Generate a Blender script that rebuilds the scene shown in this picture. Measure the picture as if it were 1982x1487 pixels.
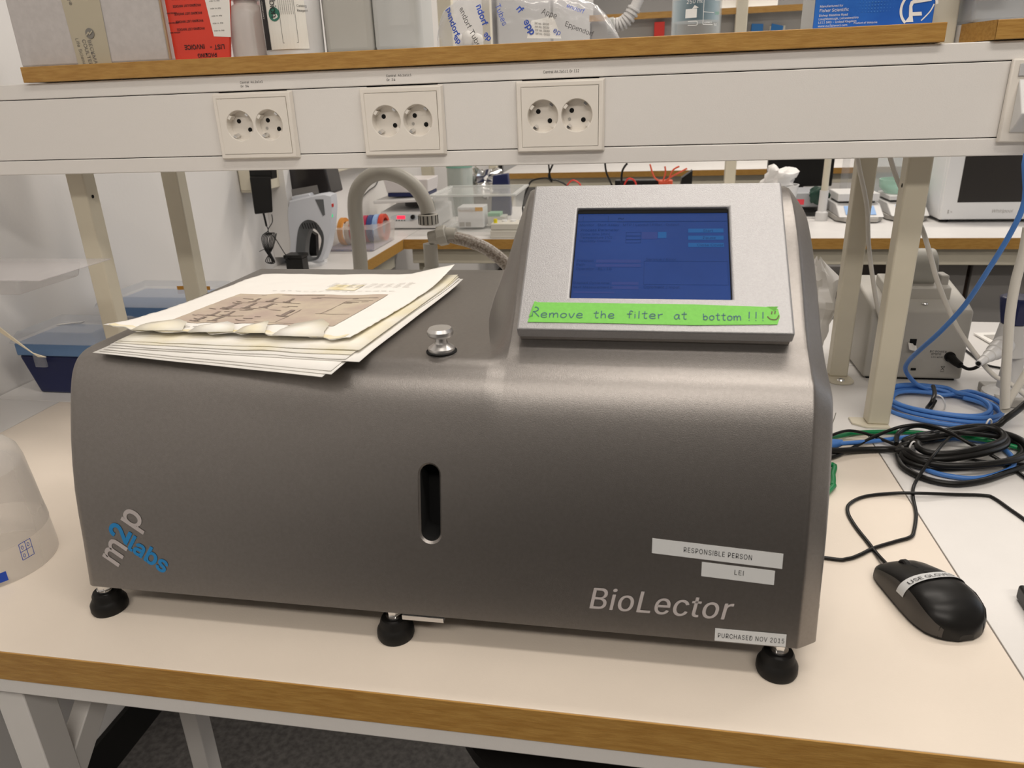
import bpy, bmesh, math, random
from mathutils import Vector, Matrix, noise
random.seed(7)
PI = math.pi
for o in list(bpy.data.objects):
    bpy.data.objects.remove(o)
SC = bpy.context.scene
COL = SC.collection

# ---------------------------------------------------------------- camera, world, lights, exposure
cam_data = bpy.data.cameras.new('camera')
cam = bpy.data.objects.new('camera', cam_data)
COL.objects.link(cam)
CR = [[0.984741, -0.031642, 0.171125], [0.170787, 0.36454, -0.915392], [-0.033417, 0.93065, 0.364381]]
cam.matrix_world = Matrix(((CR[0][0], CR[0][1], CR[0][2], 0.0), (CR[1][0], CR[1][1], CR[1][2], -0.456),
                           (CR[2][0], CR[2][1], CR[2][2], 1.37), (0, 0, 0, 1)))
cam_data.sensor_width = 36.0
cam_data.lens = 36.0 * 1415.0 / 1982.0
cam_data.clip_start = 0.02
cam_data.dof.use_dof = True
cam_data.dof.focus_distance = 0.85
cam_data.dof.aperture_fstop = 13.0
SC.camera = cam

world = bpy.data.worlds.new('world')
SC.world = world
world.use_nodes = True
world.node_tree.nodes['Background'].inputs[0].default_value = (0.9, 0.95, 1.0, 1)
world.node_tree.nodes['Background'].inputs[1].default_value = 0.3

def area_light(name, loc, sx, sy, power, color, rot=(0, 0, 0)):
    l = bpy.data.lights.new(name, 'AREA')
    l.shape = 'RECTANGLE'; l.size = sx; l.size_y = sy; l.energy = power; l.color = color
    o = bpy.data.objects.new(name, l); o.location = loc; o.rotation_euler = rot
    COL.objects.link(o)
    return o
WARM = (1.0, 0.925, 0.84)
area_light('tube_or_fill_light', (0.35, 0.90, 2.85), 1.5, 0.16, 11, WARM)
area_light('tube_or_fill_light', (0.55, -0.25, 2.85), 1.6, 0.18, 10, WARM)
area_light('tube_or_fill_light', (0.30, -1.6, 2.80), 2.4, 0.3, 23, WARM)  # added fill lamp, unseen, brightens faces turned toward the camera
area_light('tube_or_fill_light', (0.9, 2.9, 2.85), 2.4, 0.3, 26, WARM)
area_light('tube_or_fill_light', (0.9, 4.6, 2.85), 2.4, 0.3, 22, WARM)
area_light('window_light', (3.3, 1.6, 1.9), 2.0, 1.4, 6, (0.72, 0.84, 1.0), (0, math.radians(90), 0))
SC.view_settings.view_transform = 'Standard'
SC.view_settings.look = 'None'
SC.view_settings.gamma = 1.0
SC.view_settings.use_curve_mapping = False
SC.view_settings.exposure = 0.68

# ---------------------------------------------------------------- materials
try:    # the sans-serif that ships with Blender
    FONT = bpy.data.fonts.load(bpy.utils.system_resource('DATAFILES', path='fonts') + '/Inter.woff2')
except Exception:
    FONT = None
TS = 1.36
MATS = {}
def mat(name, color, rough=0.5, metal=0.0, trans=0.0, ior=1.45, emit=0.0, emit_color=None, noise_amt=0.0, noise_scale=40.0,
        bump=0.0, bump_scale=200.0, alpha=1.0, coat=0.0, color2=None, stretch=None, spec=None, sss=0.0):
    if name in MATS: return MATS[name]
    m = bpy.data.materials.new(name); m.use_nodes = True
    nt = m.node_tree; N = nt.nodes; L = nt.links
    b = N['Principled BSDF']
    b.inputs['Base Color'].default_value = (*color, 1)
    b.inputs['Roughness'].default_value = rough
    b.inputs['Metallic'].default_value = metal
    b.inputs['Transmission Weight'].default_value = trans
    b.inputs['IOR'].default_value = ior
    b.inputs['Alpha'].default_value = alpha
    b.inputs['Coat Weight'].default_value = coat
    if spec is not None: b.inputs['Specular IOR Level'].default_value = spec
    if sss: b.inputs['Subsurface Weight'].default_value = sss; b.inputs['Subsurface Radius'].default_value = (0.01, 0.01, 0.01)
    if emit:
        b.inputs['Emission Color'].default_value = (*(emit_color or color), 1)
        b.inputs['Emission Strength'].default_value = emit
    tc = N.new('ShaderNodeTexCoord'); src = tc.outputs['Object']
    if stretch:
        mp = N.new('ShaderNodeMapping'); mp.inputs['Scale'].default_value = stretch
        L.new(src, mp.inputs['Vector']); src = mp.outputs['Vector']
    if noise_amt or color2:
        t = N.new('ShaderNodeTexNoise'); t.inputs['Scale'].default_value = noise_scale; t.inputs['Detail'].default_value = 5
        L.new(src, t.inputs['Vector'])
        r = N.new('ShaderNodeValToRGB')
        c2 = color2 or tuple(c * (1 - noise_amt) for c in color)
        r.color_ramp.elements[0].color = (*c2, 1); r.color_ramp.elements[0].position = 0.36
        r.color_ramp.elements[1].color = (*color, 1); r.color_ramp.elements[1].position = 0.64
        L.new(t.outputs['Fac'], r.inputs['Fac']); L.new(r.outputs['Color'], b.inputs['Base Color'])
    if bump:
        t2 = N.new('ShaderNodeTexNoise'); t2.inputs['Scale'].default_value = bump_scale; t2.inputs['Detail'].default_value = 3
        L.new(src, t2.inputs['Vector'])
        bp = N.new('ShaderNodeBump'); bp.inputs['Strength'].default_value = bump; bp.inputs['Distance'].default_value = 0.001
        L.new(t2.outputs['Fac'], bp.inputs['Height']); L.new(bp.outputs['Normal'], b.inputs['Normal'])
    MATS[name] = m
    return m

def film(name, color, opacity=0.35, rough=0.15, gloss=0.12, edge=0.5):
    """thin translucent plastic: part clear, part white scatter, some gloss"""
    if name in MATS: return MATS[name]
    m = bpy.data.materials.new(name); m.use_nodes = True
    nt = m.node_tree; N = nt.nodes; L = nt.links
    b = N['Principled BSDF']
    b.inputs['Base Color'].default_value = (*color, 1); b.inputs['Roughness'].default_value = rough
    tr = N.new('ShaderNodeBsdfTransparent')
    lw = N.new('ShaderNodeLayerWeight'); lw.inputs['Blend'].default_value = 0.35
    ma = N.new('ShaderNodeMath'); ma.operation = 'MULTIPLY_ADD'; ma.use_clamp = True
    ma.inputs[1].default_value = edge; ma.inputs[2].default_value = opacity
    L.new(lw.outputs['Facing'], ma.inputs[0])
    mx = N.new('ShaderNodeMixShader')
    L.new(ma.outputs[0], mx.inputs[0]); L.new(tr.outputs[0], mx.inputs[1]); L.new(b.outputs[0], mx.inputs[2])
    L.new(mx.outputs[0], N['Material Output'].inputs[0])
    MATS[name] = m
    return m

M_WHITE = mat('powder_white', (0.82, 0.795, 0.765), 0.42, bump=0.12, bump_scale=900)
M_OUTLET = mat('outlet_plastic', (0.84, 0.795, 0.73), 0.35)
M_CREAM = mat('cream_paint', (0.66, 0.61, 0.49), 0.40, noise_amt=0.05, noise_scale=15)
M_BEIGE = mat('beige_laminate', (0.76, 0.675, 0.58), 0.42, noise_amt=0.04, noise_scale=7, bump=0.1, bump_scale=600)
M_LAM = mat('white_laminate', (0.72, 0.70, 0.68), 0.40, noise_amt=0.05, noise_scale=9, bump=0.08, bump_scale=600)
M_WOOD = mat('beech_edging', (0.47, 0.265, 0.068), 0.42, color2=(0.385, 0.20, 0.045), noise_scale=34, stretch=(1.2, 9, 9), bump=0.25, bump_scale=90)
M_WALL = mat('wall_paint', (0.74, 0.72, 0.70), 0.75, bump=0.2, bump_scale=120)
M_FLOOR = mat('floor_vinyl', (0.135, 0.125, 0.12), 0.5, color2=(0.07, 0.066, 0.063), noise_scale=70, bump=0.1)
M_CEIL = mat('ceiling_tiles', (0.75, 0.74, 0.72), 0.9)
M_METAL = mat('metallic_grey_paint', (0.28, 0.262, 0.248), 0.37, metal=0.92, bump=0.16, bump_scale=1500, noise_amt=0.06, noise_scale=300)
M_SILVER = mat('silver_paint', (0.375, 0.37, 0.375), 0.42, metal=0.62, bump=0.30, bump_scale=1100, noise_amt=0.06, noise_scale=500)
M_ALU = mat('turned_aluminium', (0.66, 0.65, 0.64), 0.32, metal=0.9)
M_CHROME = mat('chrome', (0.75, 0.75, 0.75), 0.15, metal=1.0)
M_BLACK = mat('black_plastic', (0.009, 0.0085, 0.008), 0.34, spec=0.3)
M_RUBBER = mat('black_rubber', (0.007, 0.0065, 0.006), 0.5, spec=0.3)
M_VOID = mat('dark_interior', (0.004, 0.004, 0.004), 0.9)
M_DARK = mat('dark_grey_plastic', (0.05, 0.048, 0.046), 0.5)
M_GREY = mat('grey_plastic', (0.42, 0.40, 0.37), 0.45)
M_PIPE = mat('grey_pipe', (0.44, 0.42, 0.37), 0.42)
M_PWHITE = mat('white_plastic', (0.76, 0.76, 0.76), 0.35)
M_PAPER = mat('paper', (0.86, 0.84, 0.80), 0.8)
M_LABEL = mat('label_tape', (0.62, 0.63, 0.63), 0.45)
M_INK = mat('black_ink', (0.02, 0.02, 0.022), 0.6)
M_BLUE_INK = mat('blue_ink', (0.02, 0.07, 0.42), 0.5)
M_LOGO_BLUE = mat('blue_vinyl_letter', (0.012, 0.21, 0.50), 0.45)
M_LOGO_GREY = mat('grey_vinyl_letter', (0.46, 0.42, 0.41), 0.45)
M_GREEN_TAPE = mat('green_masking_tape', (0.20, 0.585, 0.10), 0.7, noise_amt=0.06, noise_scale=300, bump=0.2)
M_BLUE_CABLE = mat('blue_cable_sheath', (0.065, 0.20, 0.55), 0.4)
M_GREEN_CABLE = mat('green_cable_sheath', (0.0, 0.20, 0.06), 0.3)
M_NAVY = mat('navy_plastic', (0.008, 0.014, 0.075), 0.35)
M_RED = mat('red_plastic', (0.62, 0.03, 0.02), 0.4)
M_HOSE = mat('cream_hose', (0.66, 0.63, 0.57), 0.35)

# ---------------------------------------------------------------- helpers
ROOT = {}
def V(p): return Vector(p)
def tag(o, label=None, cat=None, group=None, kind=None):
    if label: o['label'] = label
    if cat: o['category'] = cat
    if group: o['group'] = group
    if kind: o['kind'] = kind
    return o
def thing(name, label, cat, loc=(0, 0, 0), group=None):
    o = bpy.data.objects.new(name, None); COL.objects.link(o)
    o.empty_display_size = 0.02
    o.location = loc
    ROOT[o.name] = Vector(loc)
    return tag(o, label, cat, group)

class MB:
    def __init__(s): s.v = []; s.f = []; s.mi = []
    def add(s, vs, fs, mi=0):
        n = len(s.v); s.v += [tuple(p) for p in vs]; s.f += [tuple(i + n for i in f) for f in fs]; s.mi += [mi] * len(fs); return s
    def box(s, a, b, mi=0):
        x0, y0, z0 = a; x1, y1, z1 = b
        x0, x1 = min(x0, x1), max(x0, x1); y0, y1 = min(y0, y1), max(y0, y1); z0, z1 = min(z0, z1), max(z0, z1)
        vs = [(x0, y0, z0), (x1, y0, z0), (x1, y1, z0), (x0, y1, z0), (x0, y0, z1), (x1, y0, z1), (x1, y1, z1), (x0, y1, z1)]
        return s.hexa(vs, mi)
    def hexa(s, vs, mi=0):
        return s.add(vs, [(0, 3, 2, 1), (4, 5, 6, 7), (0, 1, 5, 4), (1, 2, 6, 5), (2, 3, 7, 6), (3, 0, 4, 7)], mi)
    def prism(s, poly, d, mi=0):
        """poly: list of 3D points, extruded by vector d"""
        n = len(poly); d = Vector(d)
        vs = [Vector(p) for p in poly] + [Vector(p) + d for p in poly]
        fs = [tuple(range(n))[::-1], tuple(range(n, 2 * n))] + [(i, (i + 1) % n, (i + 1) % n + n, i + n) for i in range(n)]
        return s.add(vs, fs, mi)
    def lathe(s, prof, c=(0, 0, 0), axis='Z', n=32, mi=0, caps=True, M=None):
        """prof: list of (r, h) ; M optional matrix applied"""
        vs = []; fs = []
        for (r, h) in prof:
            for k in range(n):
                a = 2 * PI * k / n; p = (r * math.cos(a), r * math.sin(a), h)
                if axis == 'Y': p = (p[0], -p[2], p[1])
                if axis == 'X': p = (p[2], p[0], p[1])
                p = Vector(p)
                if M is not None: p = M @ p
                vs.append(p + Vector(c))
        for i in range(len(prof) - 1):
            for k in range(n):
                k2 = (k + 1) % n
                fs.append((i * n + k, i * n + k2, (i + 1) * n + k2, (i + 1) * n + k))
        if caps:
            if prof[0][0] > 1e-6: fs.append(tuple(range(n))[::-1])
            if prof[-1][0] > 1e-6: m = (len(prof) - 1) * n; fs.append(tuple(range(m, m + n)))
        return s.add(vs, fs, mi)
    def tube(s, pts, r, n=8, mi=0, closed=False, res=6, straight=False, caps=True):
        P = [Vector(p) for p in pts]
        if not straight: P = spline(P, res, closed)
        R = r if callable(r) else (lambda t: r)
        N = len(P); T = []
        for i in range(N):
            a = P[(i - 1) % N] if (closed or i > 0) else P[i]; b = P[(i + 1) % N] if (closed or i < N - 1) else P[i]
            T.append((b - a).normalized() if (b - a).length > 1e-9 else Vector((0, 0, 1)))
        u = T[0].orthogonal().normalized(); vs = []
        for i in range(N):
            u = (u - T[i] * u.dot(T[i]))
            u = u.normalized() if u.length > 1e-6 else T[i].orthogonal().normalized()
            w = T[i].cross(u); rr = R(i / max(1, N - 1))
            for k in range(n):
                a = 2 * PI * k / n; vs.append(P[i] + (u * math.cos(a) + w * math.sin(a)) * rr)
        fs = []
        for i in range(N if closed else N - 1):
            j = (i + 1) % N
            for k in range(n):
                k2 = (k + 1) % n; fs.append((i * n + k, i * n + k2, j * n + k2, j * n + k))
        if caps and not closed: fs += [tuple(range(n))[::-1], tuple(range((N - 1) * n, N * n))]
        return s.add(vs, fs, mi)
    def grid(s, rows, mi=0, closed_u=False):
        n = len(rows[0]); vs = [p for r in rows for p in r]; fs = []
        for i in range(len(rows) - 1):
            for k in range(n if closed_u else n - 1):
                k2 = (k + 1) % n; fs.append((i * n + k, i * n + k2, (i + 1) * n + k2, (i + 1) * n + k))
        return s.add(vs, fs, mi)
    def build(s, name, m, parent=None, label=None, cat=None, group=None, kind=None, smooth=None, bevel=0.0, seg=2, fix=True):
        me = bpy.data.meshes.new(name)
        if parent is not None: org = world_loc(parent)
        else:
            xs = [p[0] for p in s.v]; ys = [p[1] for p in s.v]; zs = [p[2] for p in s.v]
            org = Vector(((min(xs) + max(xs)) / 2, (min(ys) + max(ys)) / 2, min(zs)))
        me.from_pydata([Vector(p) - org for p in s.v], [], s.f)
        ms = m if isinstance(m, (list, tuple)) else [m]
        for x in ms: me.materials.append(x)
        if len(ms) > 1: me.polygons.foreach_set('material_index', s.mi)
        me.update()
        if fix:
            bm = bmesh.new(); bm.from_mesh(me); bmesh.ops.recalc_face_normals(bm, faces=bm.faces); bm.to_mesh(me); bm.free()
        o = bpy.data.objects.new(name, me); COL.objects.link(o)
        if smooth is not None:
            me.polygons.foreach_set('use_smooth', [True] * len(me.polygons)); me.set_sharp_from_angle(angle=math.radians(smooth))
        if bevel:
            b = o.modifiers.new('bevel', 'BEVEL'); b.width = bevel; b.segments = seg; b.limit_method = 'ANGLE'; b.angle_limit = math.radians(40)
            b.harden_normals = False
            if smooth is None: me.polygons.foreach_set('use_smooth', [True] * len(me.polygons)); me.set_sharp_from_angle(angle=math.radians(35))
        if parent is not None:
            o.parent = parent; ROOT[o.name] = org
        else:
            o.location = org; ROOT[o.name] = org
        return tag(o, label, cat, group, kind)

def world_loc(o): return ROOT[o.name]
def spline(P, res=6, closed=False):
    out = []; n = len(P)
    if n < 3 and not closed: return P
    rng = range(n) if closed else range(n - 1)
    for i in rng:
        if closed: p0, p1, p2, p3 = P[(i - 1) % n], P[i], P[(i + 1) % n], P[(i + 2) % n]
        else: p0, p1, p2, p3 = P[max(i - 1, 0)], P[i], P[i + 1], P[min(i + 2, n - 1)]
        for k in range(res):
            t = k / res
            out.append(0.5 * ((2 * p1) + (p2 - p0) * t + (2 * p0 - 5 * p1 + 4 * p2 - p3) * t * t + (3 * p1 - p0 - 3 * p2 + p3) * t ** 3))
    if not closed: out.append(P[-1])
    return out
def B(a, b): return MB().box(a, b)

def frame(origin, u, v):
    """mapping of flat (x, y, h) onto a plane: u along the reading direction, v up, h out of it"""
    u = Vector(u).normalized(); v = Vector(v).normalized(); n = u.cross(v); o = Vector(origin)
    return lambda p: o + u * p[0] + v * p[1] + n * p[2]

def text(body, size, mapping, m, parent, name='lettering', rot=0.0, shear=0.0, bold=0.0, align='LEFT', spacing=1.0, width=None, lift=0.0002,
         line=1.0, label=None, sx=1.0, double=0.0):
    if FONT: body = body.replace('I', '\u0399')      # plain upright stroke instead of the serifed capital i
    c = bpy.data.curves.new('t', 'FONT'); c.body = body
    if FONT: c.font = FONT
    c.size = size * (TS if FONT else 1.0); c.shear = shear; c.offset = bold * size
    c.align_x = align; c.space_character = spacing; c.space_line = line; c.resolution_u = 3
    o = bpy.data.objects.new('t', c); COL.objects.link(o)
    bpy.context.view_layer.update()
    me = bpy.data.meshes.new_from_object(o.evaluated_get(bpy.context.evaluated_depsgraph_get()))
    bpy.data.objects.remove(o); bpy.data.curves.remove(c)
    if width:
        xs = [v.co.x for v in me.vertices]; sx = width / (max(xs) - min(xs))
    if double:      # a second, slightly shifted copy makes the strokes bolder
        n = len(me.vertices); vs = [tuple(v.co) for v in me.vertices]; fs = [tuple(p.vertices) for p in me.polygons]
        vs += [(x + double, y + double * .3, z + .00003) for x, y, z in vs]; fs += [tuple(i + n for i in f) for f in fs]
        bpy.data.meshes.remove(me); me = bpy.data.meshes.new(name); me.from_pydata(vs, [], fs)
    ca, sa = math.cos(rot), math.sin(rot); org = world_loc(parent)
    for v in me.vertices:
        x, y = v.co.x * sx, v.co.y
        v.co = Vector(mapping((x * ca - y * sa, x * sa + y * ca, lift + v.co.z))) - org
    me.name = name; me.materials.append(m)
    t = bpy.data.objects.new(name, me); COL.objects.link(t); t.parent = parent; ROOT[t.name] = org
    if label: t['label'] = label
    return t

def flat(poly, mapping, m, parent, name, lift=0.0002, thick=0.0, label=None, sub=1):
    """a flat sticker laid on a mapped surface"""
    mb = MB()
    if sub > 1 and len(poly) == 4:
        rows = []
        for i in range(sub + 1):
            t = i / sub; a = Vector(poly[0]).lerp(Vector(poly[3]), t); b = Vector(poly[1]).lerp(Vector(poly[2]), t)
            rows.append([mapping((a.x + (b.x - a.x) * k / sub, a.y + (b.y - a.y) * k / sub, lift)) for k in range(sub + 1)])
        mb.grid(rows)
    else:
        mb.add([mapping((p[0], p[1], lift)) for p in poly], [tuple(range(len(poly)))])
    return mb.build(name, m, parent, label=label, fix=False)
def rect(x0, y0, x1, y1): return [(x0, y0), (x1, y0), (x1, y1), (x0, y1)]
def strokes(lines, r, mapping, m, parent, name, lift=0.0003, label=None):
    mb = MB()
    for ln in lines:
        P = spline([Vector((p[0], p[1], 0)) for p in ln], 5) if len(ln) > 2 else [Vector((p[0], p[1], 0)) for p in ln]
        L = []; Rr = []
        for i, p in enumerate(P):
            a = P[max(0, i - 1)]; b = P[min(len(P) - 1, i + 1)]; t = (b - a)
            t = t.normalized() if t.length > 0 else Vector((1, 0, 0)); n = Vector((-t.y, t.x, 0)) * r
            L.append(mapping((p.x + n.x, p.y + n.y, lift))); Rr.append(mapping((p.x - n.x, p.y - n.y, lift)))
        mb.grid([L, Rr])
    return mb.build(name, m, parent, label=label, fix=False)
def struct(name, mb, m, **k):
    return mb.build(name, m, kind='structure', **k)

# ---------------------------------------------------------------- room
XL = -1.138
struct('floor', B((XL - .1, -3.1, -0.1), (3.6, 5.9, 0)), M_FLOOR)
struct('wall_left', B((XL - .1, -3.1, 0), (XL, 5.9, 2.9)), M_WALL)
struct('wall_right', B((3.5, -3.1, 0), (3.6, 5.9, 2.9)), M_WALL)
struct('wall_back', B((XL, 5.8, 0), (3.5, 5.9, 2.9)), M_WALL)
struct('wall_front', B((XL, -3.1, 0), (3.5, -3.0, 2.9)), mat('dark_reflection_wall', (0.12, 0.115, 0.11), 0.7))  # unseen wall, darkened so the instrument front reflects less light
struct('ceiling', B((XL - .1, -3.1, 2.9), (3.6, 5.9, 3.0)), M_CEIL)
struct('baseboard_left', B((XL + .0005, -3.0, 0.0), (XL + .012, 5.79, 0.10)), M_BLACK)
struct('trim_1', B((XL + .001, 1.66, 0.93), (XL + .07, 1.78, 2.899)), M_WALL)

# ---------------------------------------------------------------- worktops of the island
TOP = 0.9
t = thing('laboratory_bench', 'beige laboratory bench with beech front edge carrying the grey instrument', 'bench', (-0.3, 0.29, 0))
mb = B((-1.0, 0.0016, TOP - 0.033), (0.3265, 0.572, TOP)); mb.build('worktop', M_BEIGE, t, bevel=0.0006)
B((-1.0, 0.0, TOP - 0.0335), (0.3265, 0.0015, TOP - 0.0006)).build('edge_strip', M_WOOD, t)
B((-1.05, 0.004, TOP - 0.055), (0.3265, 0.034, TOP - 0.034)).build('frame_rail', M_WHITE, t, bevel=0.0015)
B((-1.05, 0.53, TOP - 0.075), (0.3265, 0.56, TOP - 0.034)).build('frame_rail', M_WHITE, t, bevel=0.0015)
for (x, y) in ((-0.657, 0.035), (0.285, 0.035), (-0.86, 0.50), (0.285, 0.50)):
    B((x, y, 0.0), (x + 0.036, y + 0.036, TOP - 0.0555)).build('leg', M_WHITE, t, bevel=0.0015)
MB().prism([(-0.645, 0.071, 0.645), (-0.645, 0.071, 0.69), (-0.645, 0.24, TOP - 0.056), (-0.645, 0.29, TOP - 0.056)], (0.022, 0, 0)).build('brace', M_WHITE, t, bevel=0.0015)
MB().prism([(-0.842, 0.47, 0.80), (-0.842, 0.47, TOP - 0.056), (-0.842, 0.499, TOP - 0.056), (-0.842, 0.499, 0.80)], (0.012, 0, 0)).build('bracket', M_WHITE, t, bevel=0.001)
def slab(name, label, a, b, edge=None):
    t = thing(name, label, 'worktop', ((a[0] + b[0]) / 2, (a[1] + b[1]) / 2, TOP - 0.033))
    B((a[0], a[1], TOP - 0.033), (b[0], b[1], TOP)).build('board', M_LAM, t, bevel=0.0006)
    return t
slab('side_worktop', 'white laminate worktop under the mouse side, right of the beige bench', (0.328, 0.0), (1.35, 0.572))
slab('side_worktop', 'narrow white worktop between the beige bench and left wall', (XL + .002, 0.1), (-1.0015, 0.572))
slab('service_worktop', 'white laminate strip carrying the shelf uprights behind the instrument', (XL + .002, 0.5735), (1.35, 0.8685))
slab('rear_worktop', 'white laminate worktop under the pale grey analyser', (XL + .002, 0.870), (1.35, 1.162))
tt = thing('worktop_support', 'cream steel frame carrying the far side of the island', 'frame', (0.1, 1.0, 0))
for x in (-0.9, 0.5, 1.25):
    B((x, 1.08, 0), (x + .04, 1.12, TOP - 0.0335)).build('leg', M_CREAM, tt, bevel=0.001)
for x in (1.25,):
    B((x, 0.06, 0), (x + .04, 0.10, TOP - 0.0335)).build('leg', M_CREAM, tt, bevel=0.001)
B((-0.9, 1.085, TOP - .08), (1.29, 1.115, TOP - 0.0335)).build('rail', M_CREAM, tt)
B((0.5, 0.62, TOP - .08), (1.29, 0.66, TOP - 0.0335)).build('rail', M_CREAM, tt)
B((1.13, 0.0, TOP - .08), (1.17, 1.08, TOP - 0.034)).build('rail', M_CREAM, tt)
B((-1.1, 0.6, TOP - .08), (-1.06, 1.08, TOP - 0.034)).build('rail', M_CREAM, tt)
B((-1.1, 0.15, TOP - .08), (-1.06, 0.6, TOP - 0.034)).build('rail', M_CREAM, tt)

# ---------------------------------------------------------------- the instrument
MC = thing('benchtop_instrument', 'large metallic grey benchtop instrument with raised touchscreen console and levelling feet', 'instrument', (-0.19, 0.27, TOP))
XA, XB = -0.535, 0.155
FR = [(.0625, .934), (.0655, .955), (.0690, .980), (.0723, .1008 + .907), (.0760, 1.033), (.0815, 1.058), (.0880, 1.082), (.0935, 1.099), (.0970, 1.109)]
def interp(tab, x):
    if x <= tab[0][0]: return tab[0][1]
    for (a, b), (c, d) in zip(tab, tab[1:]):
        if x <= c: return b + (d - b) * (x - a) / (c - a)
    return tab[-1][1]
def smooth_tab(tab):
    P = spline([Vector((a, b, 0)) for a, b in tab], 8); return [(p.x, p.y) for p in P]
LZ = smooth_tab([(.088, 1.082), (.097, 1.109), (.104, 1.128), (.111, 1.142), (.120, 1.1520), (.131, 1.1575), (.143, 1.159), (.16, 1.1592), (.2, 1.1592), (.49, 1.1592)])
KZ = smooth_tab([(.088, 1.082), (.097, 1.109), (.106, 1.131), (.117, 1.1475), (.132, 1.1585), (.15, 1.1690), (.17, 1.1850), (.20, 1.2130), (.24, 1.2465), (.272, 1.2665), (.292, 1.2755), (.308, 1.2795), (.33, 1.2790), (.38, 1.2730), (.49, 1.260)])
ys = [.1005, .104, .1075, .111, .1145, .118, .122, .126, .131, .136, .142, .149, .157, .166, .177, .189, .202, .216, .231, .247, .263, .279, .295, .311, .329, .35, .375, .40, .43, .46, .478]
def body_rows():
    cols = []
    rl, rr = 0.011, 0.019
    left = [0.0, .0006, .0018, .0036, .0058, .0085, .011]
    right = [.022, .0205, .019, .0175, .016, .013, .0095, .006, .003, .0015, .0006, 0.0]
    rows = []
    sec = [('F', y, z) for y, z in FR] + [('H', y, None) for y in ys] + [('B', k, None) for k in range(5)]
    def off(d, r): return r - math.sqrt(max(0, r * r - (r - d) ** 2)) if d < r else 0.0
    def raw(x, s, wv):
        if s[0] == 'F': return Vector((x, s[1], s[2]))
        if s[0] == 'H':
            a = interp(LZ, s[1]); b = interp(KZ, s[1]); return Vector((x, s[1], a + (b - a) * wv))
        a = interp(LZ, .485); b = interp(KZ, .485); zt = a + (b - a) * wv
        seq = [(.4815, zt - .0008), (.484, zt - .003), (.485, zt - .0065), (.485, 1.05), (.485, .934)]
        return Vector((x, seq[s[1]][0], seq[s[1]][1]))
    for s in sec:
        y = s[1] if s[0] == 'H' else (.09 if s[0] == 'F' else .485)
        h = max(0.0, interp(KZ, y) - interp(LZ, y))
        xc = -.1165 - max(0, (y - .30)) / .185 * .0235
        xb = xc - (.010 + .27 * h)
        X = [(XA + d, 0.0) for d in left]
        for k in range(1, 9): X.append((XA + .011 + (-.205 - XA - .011) * k / 8, 0.0))
        for k in range(0, 17):
            q = k / 16; x = xb - .004 + (xc + .004 - xb + .004) * q
            # straight flank with soft fillets at foot and crest
            w = q * q * (3 - 2 * q); w = 0.3 * w + 0.7 * min(1, max(0, (q - .05) / .9)); X.append((x, w))
        for k in range(1, 6): X.append((xc + .004 + (XB - .022 - xc - .004) * k / 6, 1.0))
        for d in right: X.append((XB - d, 1.0))
        rows.append((s, X))
    out = []
    for ri, (s, X) in enumerate(rows):
        line = []
        for ci, (x, wv) in enumerate(X):
            p = raw(x, s, wv)
            dl = x - XA; dr = XB - x
            kf = .80 + .55 * min(1, max(0, ((s[1] if s[0] == 'H' else 0) - .11) / .06)) if s[0] != 'B' else 1.0
            tt_ = max(0.0, .0225 - dr)
            o = off(dl, rl) if dl < rl else ((math.sqrt(max(0, tt_ - .0035) ** 2 + .000004 * min(1, tt_ / .0035)) - (.002 if tt_ > .0035 else .002 * min(1, tt_ / .0035))) * kf + off(dr, .003) * .6 if tt_ > 0 else 0)
            o = max(0.0, o)
            if o > 0:
                s0 = rows[max(0, ri - 1)][0]; s1 = rows[min(len(rows) - 1, ri + 1)][0]
                if s[0] == 'B' and s[1] >= 3: tn = Vector((0, 0, -1))
                else: tn = (raw(x, s1, wv) - raw(x, s0, wv)); tn.x = 0; tn.normalize()
                nrm = Vector((0, -tn.z, tn.y))  # outward
                p = p - nrm * o
            line.append(p)
        out.append(line)
    return out
rows = body_rows()
mb = MB(); n = len(rows[0]); R_ = len(rows)
vs = [p for r in rows for p in r]; fs = []
for i in range(R_):
    j = (i + 1) % R_
    for k in range(n - 1): fs.append((i * n + k, i * n + k + 1, j * n + k + 1, j * n + k))
# side caps, tessellated so that the concave outline stays clean
from mathutils.geometry import tessellate_polygon
for c0 in (0, n - 1):
    loop = [rows[i][c0] for i in range(R_)]
    for tri in tessellate_polygon([[Vector((p.y, p.z, 0)) for p in loop]]):
        fs.append(tuple(i * n + c0 for i in tri))
mb.add(vs, fs)
def yprof(z):
    return interp([(b, a) for a, b in FR] + [(z2, y2) for y2, z2 in LZ if z2 > 1.11 and y2 < .14], z)
def fmap(p): return Vector((p[0], yprof(p[1]) - p[2], p[1]))      # flat (x, z, lift) onto the front cover
# slot cutter: flared stadium prism
def stadium(cx, cz, hw, hh, n=12):
    pts = []
    for k in range(n + 1): a = PI * k / n; pts.append((cx + hw * math.cos(a), cz + hh - hw + hw * math.sin(a)))
    for k in range(n + 1): a = PI + PI * k / n; pts.append((cx + hw * math.cos(a), cz - hh + hw + hw * math.sin(a)))
    return pts
cut = MB(); SX, SZ = -0.1768, 1.0415
prof = [(-.01, .0105, .0365), (.0, .0105, .0365), (.0016, .0088, .0345), (.028, .0088, .0345)]
st = []
for d, hw, hh in prof:
    st.append([Vector((a, yprof(b) + d, b)) for a, b in stadium(SX, SZ, hw, hh)])
m_ = len(st[0])
cut.grid([list(r) for r in st], closed_u=True)
cut.f += [tuple(range(m_))[::-1], tuple(range(3 * m_, 4 * m_))]; cut.mi += [0, 0]
body = mb.build('cover', [M_METAL, M_VOID], MC)
cutter = cut.build('cutter', M_METAL)
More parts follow.
